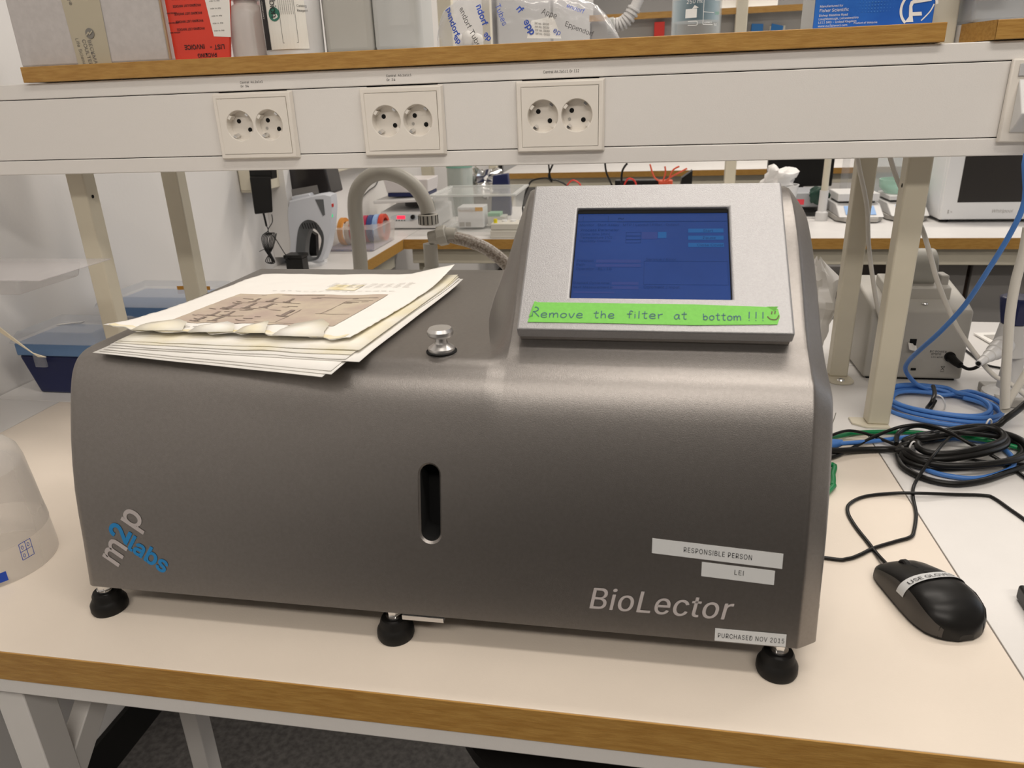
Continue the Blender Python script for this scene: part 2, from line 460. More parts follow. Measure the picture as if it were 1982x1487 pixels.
cutter.data.materials.clear(); cutter.data.materials.append(M_METAL); cutter.data.materials.append(M_VOID)
cutter.data.polygons.foreach_set('material_index', [0 if i < 2 * m_ else 1 for i in range(len(cutter.data.polygons))])
bo = body.modifiers.new('cut', 'BOOLEAN'); bo.operation = 'DIFFERENCE'; bo.object = cutter; bo.solver = 'EXACT'
bpy.context.view_layer.update()
me2 = bpy.data.meshes.new_from_object(body.evaluated_get(bpy.context.evaluated_depsgraph_get()))
body.modifiers.clear(); old = body.data; body.data = me2; bpy.data.meshes.remove(old); me2.name = 'cover'
bpy.data.objects.remove(cutter)
me2.polygons.foreach_set('use_smooth', [True] * len(me2.polygons)); me2.set_sharp_from_angle(angle=math.radians(28))
for p_ in me2.polygons:
    if abs(p_.normal.x) > .995 and p_.area > .01: p_.use_smooth = False
# tray underneath the cover
B((-.51, .085, .926), (.13, .47, .9335)).build('base_plate', M_VOID, MC)
B((-.207, .062, .928), (-.168, .084, .9325)).build('latch_plate', M_ALU, MC, label='small bright metal plate under the front edge')
for (fx, fy) in ((-.523, .073), (-.219, .073), (.125, .073), (-.50, .44), (.125, .44)):
    f = MB().lathe([(.0, .900), (.0165, .900), (.0175, .903), (.0172, .909), (.0150, .913), (.0138, .9150), (.0135, .9185), (.012, .9215), (.0, .9225)], (fx, fy, 0), n=36)
    f = f.build('levelling_foot', M_RUBBER, MC, smooth=40)
    MB().lathe([(.0068, .921), (.0068, .9225), (.0078, .923), (.0078, .9245), (.0056, .925), (.0056, .9256)], (fx, fy, 0), n=24).build('washer', M_CHROME, f, smooth=40)
    MB().lathe([(.0066, .9245), (.0066, .9335)], (fx, fy, 0), n=6).build('nut', M_CHROME, f, bevel=.0004)
# thumb knob on the deck
kb = MB().lathe([(.0, 1.1595), (.0118, 1.1595), (.0122, 1.1615), (.0118, 1.163), (.0062, 1.1672), (.0055, 1.169), (.0055, 1.1725), (.0105, 1.1735), (.0118, 1.1755), (.0118, 1.1785), (.0100, 1.1812), (.0, 1.1815)], (-.1765, .1485, 0), n=40)
kb.build('thumb_knob', M_ALU, MC, smooth=30, label='turned aluminium thumb knob on the deck')
kn = MB()
kn.lathe([(.0, 1.1594), (.0140, 1.1594), (.0140, 1.1597), (.0, 1.1597)], (-.1765, .1485, 0), n=40)
kn.build('knob_opening', M_VOID, MC)
# side screw on the right
MB().lathe([(.0, .0), (.005, .0), (.005, .002), (.003, .004), (.0, .0045)], (XB, .098, .953), axis='X', n=20).build('side_screw', M_CHROME, MC, smooth=40)

# console plate: lower-left corner, edge directions
pb = Vector((.0, .140, 1.184)); pt_ = Vector((.0, .272, 1.2895))
pv = (pt_ - pb).normalized(); pn = Vector((1, 0, 0)).cross(pv)      # outward normal (towards viewer)
PXL, PXR, PL = -.106, .1235, (pt_ - pb).length
def pmap(p): return Vector((p[0], 0, 0)) + pb + pv * p[1] + pn * p[2]
# plate with the opening for the screen
SX0, SX1, SY0, SY1 = -.0625, .0755, .0345, .1395
def plate(z0, z1, grow, nm, m, hole=True, bev=.0012):
    mb = MB()
    a0, a1, b0, b1 = PXL - grow, PXR + grow, -grow, PL + grow
    if not hole:
        mb.hexa([pmap(q) for q in ((a0, b0, z0), (a1, b0, z0), (a1, b1, z0), (a0, b1, z0), (a0, b0, z1), (a1, b0, z1), (a1, b1, z1), (a0, b1, z1))])
    else:
        out = [(a0, b0), (a1, b0), (a1, b1), (a0, b1)]; inn = [(SX0, SY0), (SX1, SY0), (SX1, SY1), (SX0, SY1)]
        vs = [pmap((x, y, z0)) for x, y in out] + [pmap((x, y, z0)) for x, y in inn] + [pmap((x, y, z1)) for x, y in out] + [pmap((x, y, z1)) for x, y in inn]
        fs = []
        for k in range(4):
            k2 = (k + 1) % 4
            fs += [(k, k2, k2 + 4, k + 4), (k + 8, k + 12, k2 + 12, k2 + 8), (k, k + 8, k2 + 8, k2), (k + 4, k2 + 4, k2 + 12, k + 12)]
        mb.add(vs, fs)
    return mb.build(nm, m, MC, bevel=bev, seg=3)
plate(-.0125, 0, 0, 'console_plate', M_SILVER, bev=.0018)
plate(-.0225, -.0130, -.0015, 'console_backing', M_METAL, hole=False, bev=.0008)

# screen, tape and lettering on the console
def quad3(mapping, x0, y0, x1, y1, h): return [mapping((x0, y0, h)), mapping((x1, y0, h)), mapping((x1, y1, h)), mapping((x0, y1, h))]
M_SCREEN = mat('lcd_glass', (0.012, 0.032, 0.13), 0.12, emit=0.2, emit_color=(0.030, 0.072, 0.26), spec=0.6, noise_amt=0.25, noise_scale=12)
M_UI_DARK = mat('screen_text', (0.008, 0.02, 0.07), 0.15, emit=0.25, emit_color=(0.012, 0.035, 0.14))
M_UI_TEAL = mat('screen_button', (0.010, 0.05, 0.14), 0.15, emit=0.32, emit_color=(0.014, 0.085, 0.26))
M_UI_MAUVE = mat('screen_field', (0.02, 0.03, 0.10), 0.15, emit=0.3, emit_color=(0.026, 0.05, 0.20))
scr = MB().hexa([pmap(q) for q in ((SX0, SY0, -.0102), (SX1, SY0, -.0102), (SX1, SY1, -.0102), (SX0, SY1, -.0102), (SX0, SY0, -.0042), (SX1, SY0, -.0042), (SX1, SY1, -.0042), (SX0, SY1, -.0042))]).build('screen', M_SCREEN, MC, label='blue touchscreen showing faint menus')
lip = MB()
for a, b, c, d in ((SX0, SY1 - .0042, SX1, SY1), (SX0, SY0, SX1, SY0 + .0008), (SX0, SY0 + .0008, SX0 + .0008, SY1 - .0042), (SX1 - .0008, SY0 + .0008, SX1, SY1 - .0042)):
    lip.hexa([pmap(q) for q in ((a, b, -.0041), (c, b, -.0041), (c, d, -.0041), (a, d, -.0041), (a, b, -.0036), (c, b, -.0036), (c, d, -.0036), (a, d, -.0036))])
lip.build('screen_gasket', M_VOID, MC)
uw, uh = SX1 - SX0, SY1 - SY0
def smap(p): return pmap((SX0 + p[0] * uw, SY0 + p[1] * uh, -.0042 + p[2]))
def ui(name, m, rects):
    mb = MB()
    for x0, y0, x1, y1 in rects: mb.add(quad3(smap, x0, y0, x1, y1, .0002), [(0, 1, 2, 3)])
    return mb.build(name, m, scr, fix=False)
def frame_rects(x0, y0, x1, y1, t=.004):
    return [(x0, y0, x1, y0 + t), (x0, y1 - t, x1, y1), (x0, y0, x0 + t * .75, y1), (x1 - t * .75, y0, x1, y1)]
for q in ([(.74, .735, .965, .78), (.74, .655, .965, .70), (.74, .575, .965, .62), (.545, .675, .60, .745)]): ui('screen_button', M_UI_TEAL, [q])
fr = []
for q in ((.335, .70, .435, .745), (.335, .66, .435, .70), (.335, .62, .435, .66)): fr += frame_rects(*q)
fr += frame_rects(.46, .17, .985, .42, .003) + [(.0, .865, 1.0, .869), (.04, .87, .043, .93), (.21, .87, .213, .93), (.27, .86, .98, .863)]
ui('screen_outline', M_UI_DARK, fr)
for q in ([(.44, .665, .54, .745), (.15, .40, .44, .435), (.15, .355, .44, .385), (.26, .165, .43, .195), (.26, .12, .43, .15), (.02, .075, .28, .09)]): ui('screen_field', M_UI_MAUVE, [q])
sq = lambda p: pmap((SX0 + p[0], SY0 + p[1], -.0042 + p[2]))
def ut(b, fx, fy, s=.0042): text(b, s, lambda p: sq((p[0] + fx * uw, p[1] + fy * uh, p[2])), M_UI_DARK, scr, name='screen_text', lift=.0003)
ut('Monitor   Start Assay   MTP | Layout | Filter   Output', .02, .815, .0040)
ut('Process Parameter', .03, .755); ut('Cycle time [min]', .03, .71, .0038); ut('Temperature [°C]', .03, .67, .0038); ut('Humidity Control', .03, .63, .0038)
ut('Start', .835, .742); ut('Pause', .832, .662); ut('Close Cover', .795, .582)
ut('Protocol', .02, .41); ut('Path', .02, .365); ut('Operator   BL-18', .02, .32); ut('Service / Error', .47, .425); ut('Elapsed Cycle time', .01, .17, .0038); ut('Next Measurement in', .01, .125, .0038); ut('Comment / Input', .46, .13)
text('~', .012, lambda p: sq((p[0] + .27 * uw, p[1] + .87 * uh, p[2])), M_UI_DARK, scr, name='screen_icon', lift=.0003)

# green masking tape with handwriting
A, Bq, Cq, D = (-0.0969, 0.0072), (0.1110, 0.0090), (0.1124, 0.0241), (-0.0921, 0.0283)
tp = [(A[0], A[1]), (A[0] + .06, A[1] + .0001), (A[0] + .14, A[1] - .0004), (Bq[0] - .001, Bq[1]), (Bq[0] + .0015, (Bq[1] + Cq[1]) / 2), (Cq[0] - .001, Cq[1] + .0005), (Cq[0] - .0085, Cq[1] + .0023), (A[0] + .14, D[1] - .0002), (D[0] + .06, D[1]), (D[0], D[1])]
TAPE = thing('masking_tape', 'strip of green masking tape with handwritten reminder below the touchscreen', 'tape', tuple(pmap((A[0], A[1], .0002))))
mb = MB().prism([pmap((x, y, .0003)) for x, y in tp], pn * .0004); mb.build('tape_strip', M_GREEN_TAPE, TAPE)
c1 = (-0.0930, 0.0271); c2 = (0.1081, 0.0282)
MB().add([pmap((D[0] - .0005, D[1] + .0006, .0016)), pmap((D[0] + .0022, D[1] + .0001, .0008)), pmap((A[0] + .0035, A[1] + .007, .0008)), pmap((A[0] + .001, A[1] + .004, .0030))], [(0, 1, 2, 3)]).build('folded_corner', M_GREEN_TAPE, TAPE, fix=False)
MB().add([pmap((Cq[0] - .010, Cq[1] + .0026, .0008)), pmap((Cq[0] - .001, Cq[1] + .0010, .0032)), pmap((Cq[0] - .004, Cq[1] - .0016, .0008))], [(0, 1, 2)]).build('folded_corner', M_GREEN_TAPE, TAPE, fix=False)
G = {
 'R': (.75, [[(.1, 0), (.12, 1.35)], [(.05, 1.3), (.4, 1.45), (.62, 1.15), (.45, .85), (.12, .75)], [(.25, .75), (.75, .0)]]),
 'e': (.68, [[(.08, .45), (.55, .5), (.5, .85), (.25, .9), (.06, .55), (.12, .12), (.4, 0), (.62, .15)]]),
 'm': (.95, [[(.05, .9), (.08, 0)], [(.08, .5), (.25, .88), (.42, .75), (.44, 0)], [(.44, .5), (.62, .88), (.82, .75), (.85, 0)]]),
 'o': (.66, [[(.3, .9), (.08, .6), (.1, .15), (.35, 0), (.58, .3), (.55, .75), (.3, .9)]]),
 'v': (.62, [[(.05, .9), (.3, 0), (.58, .95)]]),
 't': (.58, [[(.3, 1.4), (.25, .3), (.35, 0), (.52, .08)], [(.02, .95), (.55, 1.0)]]),
 'h': (.66, [[(.1, 1.45), (.1, 0)], [(.1, .5), (.3, .85), (.5, .7), (.52, 0)]]),
 'f': (.55, [[(.58, 1.3), (.4, 1.45), (.28, 1.2), (.25, 0)], [(.02, .8), (.5, .85)]]),
 'i': (.25, [[(.12, .85), (.12, 0)], [(.12, 1.15), (.13, 1.22)]]),
 'l': (.28, [[(.14, 1.45), (.12, 0)]]),
 'r': (.55, [[(.08, .9), (.12, 0)], [(.12, .5), (.25, .8), (.5, .9)]]),
 'a': (.68, [[(.55, .8), (.3, .9), (.08, .5), (.15, .05), (.4, .1), (.55, .75)], [(.55, .85), (.55, .15), (.66, .0)]]),
 'b': (.66, [[(.1, 1.25), (.12, 0)], [(.12, .55), (.35, .8), (.58, .5), (.45, .05), (.12, .05)]]),
 '!': (.42, [[(.2, 1.45), (.16, .4)], [(.15, .12), (.15, .02)]]),
}
def handwrite(word, x0, x1, y0, h, mapping, r, m, parent):
    w = sum(G[c][0] + .12 for c in word); sx = (x1 - x0) / w; L = []; cx = x0
    for c in word:
        for ln in G[c][1]: L.append([(cx + p[0] * sx, y0 + p[1] * h) for p in ln])
        cx += (G[c][0] + .12) * sx
    return strokes(L, r, mapping, m, parent, 'handwriting', lift=.0010)
M_PEN = mat('marker_ink', (0.045, 0.13, 0.16), 0.5)
for word, xa, xb, yb in (('R', 1030, 1046, 612), ('emove', 1045, 1131, 618), ('the', 1148, 1192, 618), ('filter', 1211, 1285, 619), ('at', 1303, 1331, 620), ('bottom', 1361, 1437, 623), ('!!!', 1445, 1484, 624)):
    pass
def hw(word, a, b, h=.0052): handwrite(word, a[0], b[0], (a[1] + b[1]) / 2, h, pmap, .00042, M_PEN, TAPE)
hw('R', (-0.0943, 0.0127), (-0.0861, 0.0129), .0070); hw('emove', (-0.0860, 0.0118), (-0.0480, 0.0126)); hw('the', (-0.0405, 0.0122), (-0.0212, 0.0126)); hw('filter', (-0.0121, 0.0127), (0.0193, 0.0128))
hw('at', (0.0270, 0.0125), (0.0389, 0.0127)); hw('bottom', (0.0506, 0.0124), (0.0826, 0.0120), .0050); hw('!!!', (0.0863, 0.0121), (0.1027, 0.0119), .0062)
sm = (0.1075, 0.0177)
strokes([[(sm[0] - .0050, sm[1] - .0010), (sm[0] - .0025, sm[1] - .0038), (sm[0] + .002, sm[1] - .0038), (sm[0] + .0042, sm[1] + .0002)],
         [(sm[0] - .0016, sm[1] + .0012), (sm[0] - .0010, sm[1] + .0042)], [(sm[0] + .0010, sm[1] + .0016), (sm[0] + .0016, sm[1] + .0046)]], .00045, pmap, mat('brown_marker', (.12, .08, .05), .6), TAPE, 'smiley', lift=.0010)

# lettering and label strips on the front cover
def fm(x0, z0): return lambda p: fmap((x0 + p[0], z0 + p[1], p[2]))
Q = (-0.0390, 0.9580)
text('BioLector', .0285, fm(-.0385, .9555), M_LOGO_GREY, MC, name='cover_lettering', shear=.2, width=.1200, double=.0006, lift=.0004, spacing=1.04)
def label_strip(nm, lab, x0, z0, x1, z1, x2, z2, body, tx, size, w, th=.0003):
    """x0,z0 lower left ; x1,z1 lower right ; height direction z"""
    h = z2
    t = thing(nm, lab, 'label', tuple(fmap((x0, z0, .0003))))
    mp = lambda p: fmap((x0 + (x1 - x0) * p[0], z0 + (z1 - z0) * p[0] + h * p[1], p[2]))
    mb = MB(); n = 4
    lo = [mp((i / n, j, .0003)) for j in (0, 1) for i in range(n + 1)]; hi = [mp((i / n, j, .0003 + th)) for j in (0, 1) for i in range(n + 1)]
    mb.grid([[mp((i / n, 0, .0002)) for i in range(n + 1)], [mp((i / n, 0, .0002 + th)) for i in range(n + 1)], [mp((i / n, 1, .0002 + th)) for i in range(n + 1)], [mp((i / n, 1, .0002)) for i in range(n + 1)]])
    mb.build('label_tape', M_LABEL, t, fix=False)
    sl = (z1 - z0) / (x1 - x0)
    text(body, size, lambda p: fmap((tx[0] + p[0], tx[1] + p[1] + sl * p[0], p[2])), M_INK, t, width=w, lift=.0003 + th + .0001, spacing=1.12)
label_strip('label_strip', 'long white label strip printed RESPONSIBLE PERSON on the instrument front', .0150, 1.0115, .1195, 1.0055, 0, .0132, 'RESPONSIBLE PERSON', (.0405, 1.0146), .0063, .0545)
label_strip('label_strip', 'short white label strip printed LEI under the longer strip', .0560, .9938, .1142, .9905, 0, .0128, 'LEI', (.0820, .9975), .0063, .0073)
label_strip('label_strip', 'white label strip printed PURCHASED NOV 2015 above the right front foot', .0700, .9352, .1275, .9350, 0, .0115, 'PURCHASED NOV 2015', (.0722, .9385), .0062, .0535)
# m2p labs logo
def logo(b, x, z, size, rot, m, bold=.035, sx=1.0): text(b, size, lambda p: fmap((x + p[0], z + p[1], p[2])), m, MC, name='cover_logo', rot=math.radians(rot), bold=bold, lift=.0004, sx=sx)
logo('m', -.4955, .9560, .0345, 57, M_LOGO_GREY, .02); logo('p', -.4690, .9960, .0345, 57, M_LOGO_GREY, .02)
logo('2', -.4830, .9800, .0305, 57, M_LOGO_BLUE, .03); logo('labs', -.4820, .9785, .0240, -33, M_LOGO_BLUE, .03)

# ---------------------------------------------------------------- paper stack on the deck
def sheet(name, label, group, c0, c1, c2, c3, z, m, curl=None, seed=0, rough=.0006, nx=24, ny=16, tear=0.0, parent=None, z_edge=0.0, build=True, th=.0004):
    """c0 front-left, c1 front-right, c2 back-right, c3 back-left (x, y)"""
    P0, P1, P2, P3 = [Vector((c[0], c[1], 0)) for c in (c0, c1, c2, c3)]
    def pos(u, v):
        p = (P0 * (1 - u) + P1 * u) * (1 - v) + (P3 * (1 - u) + P2 * u) * v
        if tear:
            p = p + (P3 - P0).normalized() * tear * (1 - v) ** 3 * (.5 + noise.noise(Vector((u * 9, seed, 0)))  + .5 * noise.noise(Vector((u * 23, seed, 3))))
        h = z + rough * (1 + noise.noise(Vector((u * 4 + seed, v * 4, seed)))) + rough * .35 * noise.noise(Vector((u * 15, v * 11, seed)))
        if curl: h += curl(u, v)
        # a sheet droops a little over the rounded front of the deck
        if p.y < .125: h -= (.125 - p.y) * z_edge
        return Vector((p.x, p.y, h))
    rows = [[pos(i / nx, j / ny) for i in range(nx + 1)] for j in range(ny + 1)]
    mb = MB(); mb.grid(rows)
    o = mb.build(name, m, None, label, 'paper', group, smooth=60, fix=False)
    s = o.modifiers.new('thickness', 'SOLIDIFY'); s.thickness = th; s.offset = -1
    return o, pos
FL, FRt, BR, BL = (-.505, .118), (-.262, .084), (-.222, .392), (-.482, .418)
M_P2 = mat('paper_yellowed', (0.80, 0.74, 0.55), 0.8, color2=(0.86, 0.84, 0.79), noise_scale=14)
under = [
 ('bottom sheet of the paper pile, its left corner poking out over the instrument', (-.508, .118), (-.262, .080), (-.232, .385), (-.474, .392), 0),
 ('white sheet second from the bottom of the paper pile, right corner over the deck edge', (-.503, .120), (-.255, .0835), (-.225, .39), (-.478, .395), 1),
 ('white sheet third from the bottom of the paper pile', (-.499, .1215), (-.257, .088), (-.224, .398), (-.48, .397), 2),
 ('white sheet in the middle of the paper pile sticking out on the right', (-.496, .124), (-.2385, .106), (-.216, .400), (-.478, .396), 3),
 ('white sheet just above the middle of the paper pile', (-.496, .126), (-.252, .107), (-.219, .396), (-.482, .398), 4),
 ('yellow-edged sheet third from the top of the paper pile', (-.494, .129), (-.250, .114), (-.221, .398), (-.484, .396), 5),
 ('yellow-edged sheet directly under the crumpled top page', (-.492, .133), (-.245, .122), (-.2225, .400), (-.484, .398), 6),
]
for i, (lab, a, b, c, d, k) in enumerate(under):
    zz = 1.1600 + i * .0011
    sheet('paper_sheet', lab, 'sheets in the paper pile', a, b, c, d, zz, M_P2 if k >= 5 else M_PAPER, seed=i * 3.1, rough=.0003, z_edge=.06, nx=14, ny=10,
          curl=(lambda u, v, i=i: .004 * i / 6 * max(0, (v - .8) / .2) ** 2 * u), tear=.003 if k >= 4 else 0)
def curl_top(u, v):
    h = .0010 + .0125 * max(0, (v - .6) / .4) ** 2 * max(0, (u - .78) / .22) + .006 * max(0, (.25 - v) / .25) ** 2 * (.4 + .6 * noise.noise(Vector((u * 6, 1.7, 0))))
    h += .003 * max(0, (.2 - u) / .2) * max(0, (.3 - v) / .3)
    h += .0012 * math.sin(u * 26 + v * 9) * v * (1 - v) * 1.2 + .0012 * abs(noise.noise(Vector((u * 7, v * 18, 5))))
    return h
top, tpos = sheet('paper_sheet', 'crumpled top page with brown stained diagram and torn yellow front edge', 'sheets in the paper pile', (-.519, .145), (-.262, .138), (-.227, .405), (-.480, .400), 1.1681, mat('paper_top', (0.88, 0.86, 0.82), 0.85, bump=.3, bump_scale=60), curl=curl_top, seed=11, rough=.0010, nx=60, ny=50, tear=.013)
def tmap(p, lift=.0006):
    u, v = p[0], p[1]; q = tpos(u, v); return Vector((q.x, q.y, q.z + lift))
M_STAIN = mat('printed_photo_stain', (0.58, 0.50, 0.39), 0.8, color2=(0.47, 0.375, 0.32), noise_scale=22)
M_STAIN2 = mat('yellow_stain', (0.80, 0.70, 0.42), 0.8, color2=(0.86, 0.82, 0.70), noise_scale=60)
def on_top(name, m, rects, lift=.0006, n=10, fn=None):
    mb = MB()
    for (u0, v0, u1, v1) in rects:
        mb.grid([[tmap((u0 + (u1 - u0) * i / n + (fn(v0 + (v1 - v0) * j / n) if fn else 0), v0 + (v1 - v0) * j / n), lift) for i in range(n + 1)] for j in range(n + 1)])
    return mb.build(name, m, top, fix=False, smooth=60)
on_top('printed_diagram', M_STAIN, [(.16, .14, .86, .60)], .0005, 30)
on_top('stain', M_STAIN2, [(.52, .68, .66, .78)], .0005, 8)
on_top('stained_edge', M_STAIN2, [(.02, .0, .98, .035)], .0005, 40)
M_PRINT = mat('faded_print', (0.42, 0.40, 0.38), 0.8)
M_PRINT2 = mat('diagram_print', (0.25, 0.20, 0.17), 0.8)
lines = []
for k in range(6):
    for w in range(9):
        x = .50 + w * .045; lines.append((x, .80 - k * .014, x + random.uniform(.02, .038), .8028 - k * .014))
for w in range(16):
    x = .28 + w * .037; lines.append((x, .655, x + random.uniform(.018, .03), .659))
for w in range(5):
    lines.append((.2 + w * .03, .075, .222 + w * .03, .081))
on_top('printed_text', M_PRINT, lines, .0008, 1)['kind'] = 'stuff'
dl = []
for (bx, by, s) in ((.30, .47, 1), (.38, .47, 1), (.46, .47, 1), (.26, .36, 1.3), (.34, .36, 1.3), (.42, .36, 1.3), (.27, .25, 1), (.33, .25, 1), (.26, .165, 1.2), (.33, .165, 1.2), (.56, .27, 1.5)):
    dl += [(bx, by, bx + .014 * s, by + .055 * s), (bx - .01 * s, by - .006, bx + .026 * s, by + .004)]
dl += [(.26, .34, .52, .344), (.25, .45, .54, .454), (.22, .235, .42, .239), (.56, .545, .84, .549), (.28, .575, .58, .579), (.52, .16, .72, .163), (.60, .18, .603, .36), (.70, .30, .84, .303), (.72, .30, .723, .5), (.72, .5, .84, .503)]
for k in range(22): x = random.uniform(.2, .8); y = random.uniform(.17, .55); dl.append((x, y, x + random.uniform(.02, .06), y + .005))
on_top('printed_figures', M_PRINT2, dl, .0009, 2)['kind'] = 'stuff'
# torn flaps curling up at the front edge
for k, (u0, u1, hgt, back) in enumerate(((.13, .33, .0055, .030), (.36, .54, .0065, .024), (.55, .68, .0060, .030), (.72, .90, .0060, .046))):
    a = tpos(u0, .0); b = tpos(u1, .0); m1 = (a + b) / 2
    f = MB(); f.grid([[a + Vector((0, -.002, .0012)), m1 + Vector((0, -.005, .0020)), b + Vector((0, -.001, .0012))],
                      [a + Vector((.004, .008, hgt * .6)), m1 + Vector((0, .006, hgt)), b + Vector((-.004, .010, hgt * .5))],
                      [a + Vector((.008, back * .6, hgt * .55)), m1 + Vector((.004, back, hgt * .6)), b + Vector((-.008, back * .7, hgt * .55))]])
    o = f.build('torn_flap', M_P2, top, fix=False, smooth=20); s = o.modifiers.new('thickness', 'SOLIDIFY'); s.thickness = .0003

# ---------------------------------------------------------------- shelf with cable trunking
YT = .545
TR = thing('cable_trunking', 'long white cable trunking running above the instrument', 'trunking', (-.25, YT + .03, 1.286))
tx0, tx1 = XL + .004, 1.35
B((tx0, YT + .012, 1.2875), (tx1, YT + .054, 1.4115)).build('trunking_body', M_VOID, TR)
mb = MB().box((tx0, YT, 1.3912), (tx1, YT + .0035, 1.412)).box((tx0, YT + .0036, 1.4085), (tx1, YT + .056, 1.412)); mb.build('upper_flange', M_WHITE, TR, bevel=.0012)
mb = MB().box((tx0, YT, 1.286), (tx1, YT + .0035, 1.3062)).box((tx0, YT + .0036, 1.286), (tx1, YT + .056, 1.289)); mb.build('lower_flange', M_WHITE, TR, bevel=.0012)
B((tx0, YT + .0545, 1.29), (tx1, YT + .0565, 1.408)).build('back_cover', M_WHITE, TR)
for a, b in ((tx0, -.585), (-.484, -.370), (-.272, -.160), (-.062, .410), (.52, tx1)):
    B((a, YT + .0006, 1.3072), (b, YT + .0038, 1.3902)).build('cover_panel', M_WHITE, TR, bevel=.0008)
def ring_cell(mb, cx, cz, r, x0, z0, x1, z1, y, n=40):
    inner = []; outer = []
    for k in range(n):
        a = 2 * PI * (k + .5) / n; c, s = math.cos(a), math.sin(a)
        inner.append((cx + r * c, y, cz + r * s))
        t = min([((x1 - cx) / c if c > 1e-9 else 1e9), ((x0 - cx) / c if c < -1e-9 else 1e9), ((z1 - cz) / s if s > 1e-9 else 1e9), ((z0 - cz) / s if s < -1e-9 else 1e9)])
        outer.append((cx + t * c, y, cz + t * s))
    # snap nearest outer points to corners
    for q in ((x0, z0), (x1, z0), (x1, z1), (x0, z1)):
        i = min(range(n), key=lambda i: (outer[i][0] - q[0]) ** 2 + (outer[i][2] - q[1]) ** 2); outer[i] = (q[0], y, q[1])
    mb.grid([outer, inner], closed_u=True)
def power_outlet(x0, x1, z0, z1, label):
    cx, cz = (x0 + x1) / 2, (z0 + z1) / 2 + .001
    t = thing('power_outlet', label, 'power outlet', (cx, YT, z0), 'double power outlets in the trunking')
    b = .0075
    mb = MB(); y = YT
    for a in ((x0, z0, x1, z0 + b), (x0, z1 - b, x1, z1), (x0, z0 + b, x0 + b, z1 - b), (x1 - b, z0 + b, x1, z1 - b)):
        mb.box((a[0], y - .0075, a[1]), (a[2], y - .0002, a[3]))
    vs = [(x0, z0), (x1, z0), (x1, z1), (x0, z1)]; ii = [(x0 + b, z0 + b), (x1 - b, z0 + b), (x1 - b, z1 - b), (x0 + b, z1 - b)]
    mb = MB(); P = [(a, y - .0002, c) for a, c in vs] + [(a + (.002 if a < cx else -.002), y - .0078, c + (.002 if c < cz else -.002)) for a, c in vs] + [(a, y - .0078, c) for a, c in ii] + [(a, y - .0002, c) for a, c in ii]
    fs = []
    for k in range(4):
        k2 = (k + 1) % 4
        fs += [(k, k2, k2 + 4, k + 4), (k + 4, k2 + 4, k2 + 8, k + 8), (k + 8, k2 + 8, k2 + 12, k + 12)]
    mb.add(P, fs); mb.build('outlet_frame', M_OUTLET, t, bevel=.0010)
    i0, i1, j0, j1 = x0 + b + .0004, x1 - b - .0004, z0 + b + .0004, z1 - b - .0004
    r = .0205; hx = (cx - .0218, cx + .0218)
    yf = y - .0083
    mb = MB(); ring_cell(mb, hx[0], cz, r, i0, j0, cx, j1, yf); ring_cell(mb, hx[1], cz, r, cx, j0, i1, j1, yf)
    mb.add([(i0, yf, j0), (i1, yf, j0), (i1, yf, j1), (i0, yf, j1), (i0, yf + .004, j0), (i1, yf + .004, j0), (i1, yf + .004, j1), (i0, yf + .004, j1)], [(0, 1, 5, 4), (1, 2, 6, 5), (2, 3, 7, 6), (3, 0, 4, 7)])
    mb.build('outlet_insert', M_OUTLET, t, smooth=30, fix=False)
    for n_, h in enumerate(hx):
        w = MB().lathe([(r, .0), (r - .0006, -.0008), (r - .0012, -.0135), (.0, -.0135)], (h, yf, cz), axis='Y', n=40, caps=False)
        # lathe axis Y grows towards the viewer, so negative heights sink into the panel
        w = MB()
        rings = []
        for rr, dd in ((r, 0), (r - .0006, .0006), (r - .0012, .0135)):
            rings.append([(h + rr * math.cos(2 * PI * (k + .5) / 40), yf + dd, cz + rr * math.sin(2 * PI * (k + .5) / 40)) for k in range(40)])
        w.grid(rings, closed_u=True); w.add(rings[-1], [tuple(range(40))])
        sw = w.build('socket_well', M_OUTLET, t, smooth=40, fix=False)
        yb = yf + .0133
        for s in (-1, 1):
            a = math.radians(-38); px_, pz_ = h + s * .0095 * math.cos(a), cz + s * .0095 * math.sin(a)
            MB().lathe([(.0, .0), (.0030, .0), (.0030, .0004), (.0, .0004)], (px_, yb, pz_), axis='Y', n=20).build('pin_hole', M_VOID, sw)
            a2 = math.radians(52); ex, ez = h + s * .0172 * math.cos(a2), cz + s * .0172 * math.sin(a2)
            c, sn = math.cos(a2), math.sin(a2)
            q = []
            for (du, dv, dy) in ((-.003, -.0022, .012), (.001, -.0022, .012), (.001, .0022, .012), (-.003, .0022, .012), (-.0008, -.0022, .002), (.0016, -.0022, .002), (.0016, .0022, .002), (-.0008, .0022, .002)):
                q.append((ex + (du * s) * c - dv * sn, yf + dy, ez + (du * s) * sn + dv * c))
            MB().hexa(q).build('earth_clip', M_CHROME, sw)
            a3 = math.radians(-38 + 90 * 0); gx, gz = h + s * .0185 * math.cos(a3), cz + s * .0185 * math.sin(a3)
            c, sn = math.cos(a3), math.sin(a3); q = []
            for (du, dv, dy) in ((-.0022, -.0028, .0130), (.002, -.0028, .0130), (.002, .0028, .0130), (-.0022, .0028, .0130), (-.0022, -.0028, .001), (.002, -.0028, .001), (.002, .0028, .001), (-.0022, .0028, .001)):
                q.append((gx + du * s * c - dv * sn, yf + dy, gz + du * s * sn + dv * c))
            MB().hexa(q).build('guide_rib', M_OUTLET, sw)
        if n_ == 1:
            MB().lathe([(.0, .0), (.0020, .0), (.0018, .0006), (.0, .0006)], (h - .0105, yb, cz - .0045), axis='Y', n=14).build('screw', M_GREY, sw)
    return t
power_outlet(-.5925, -.4755, 1.3015, 1.3895, 'white double power outlet nearest the left wall')
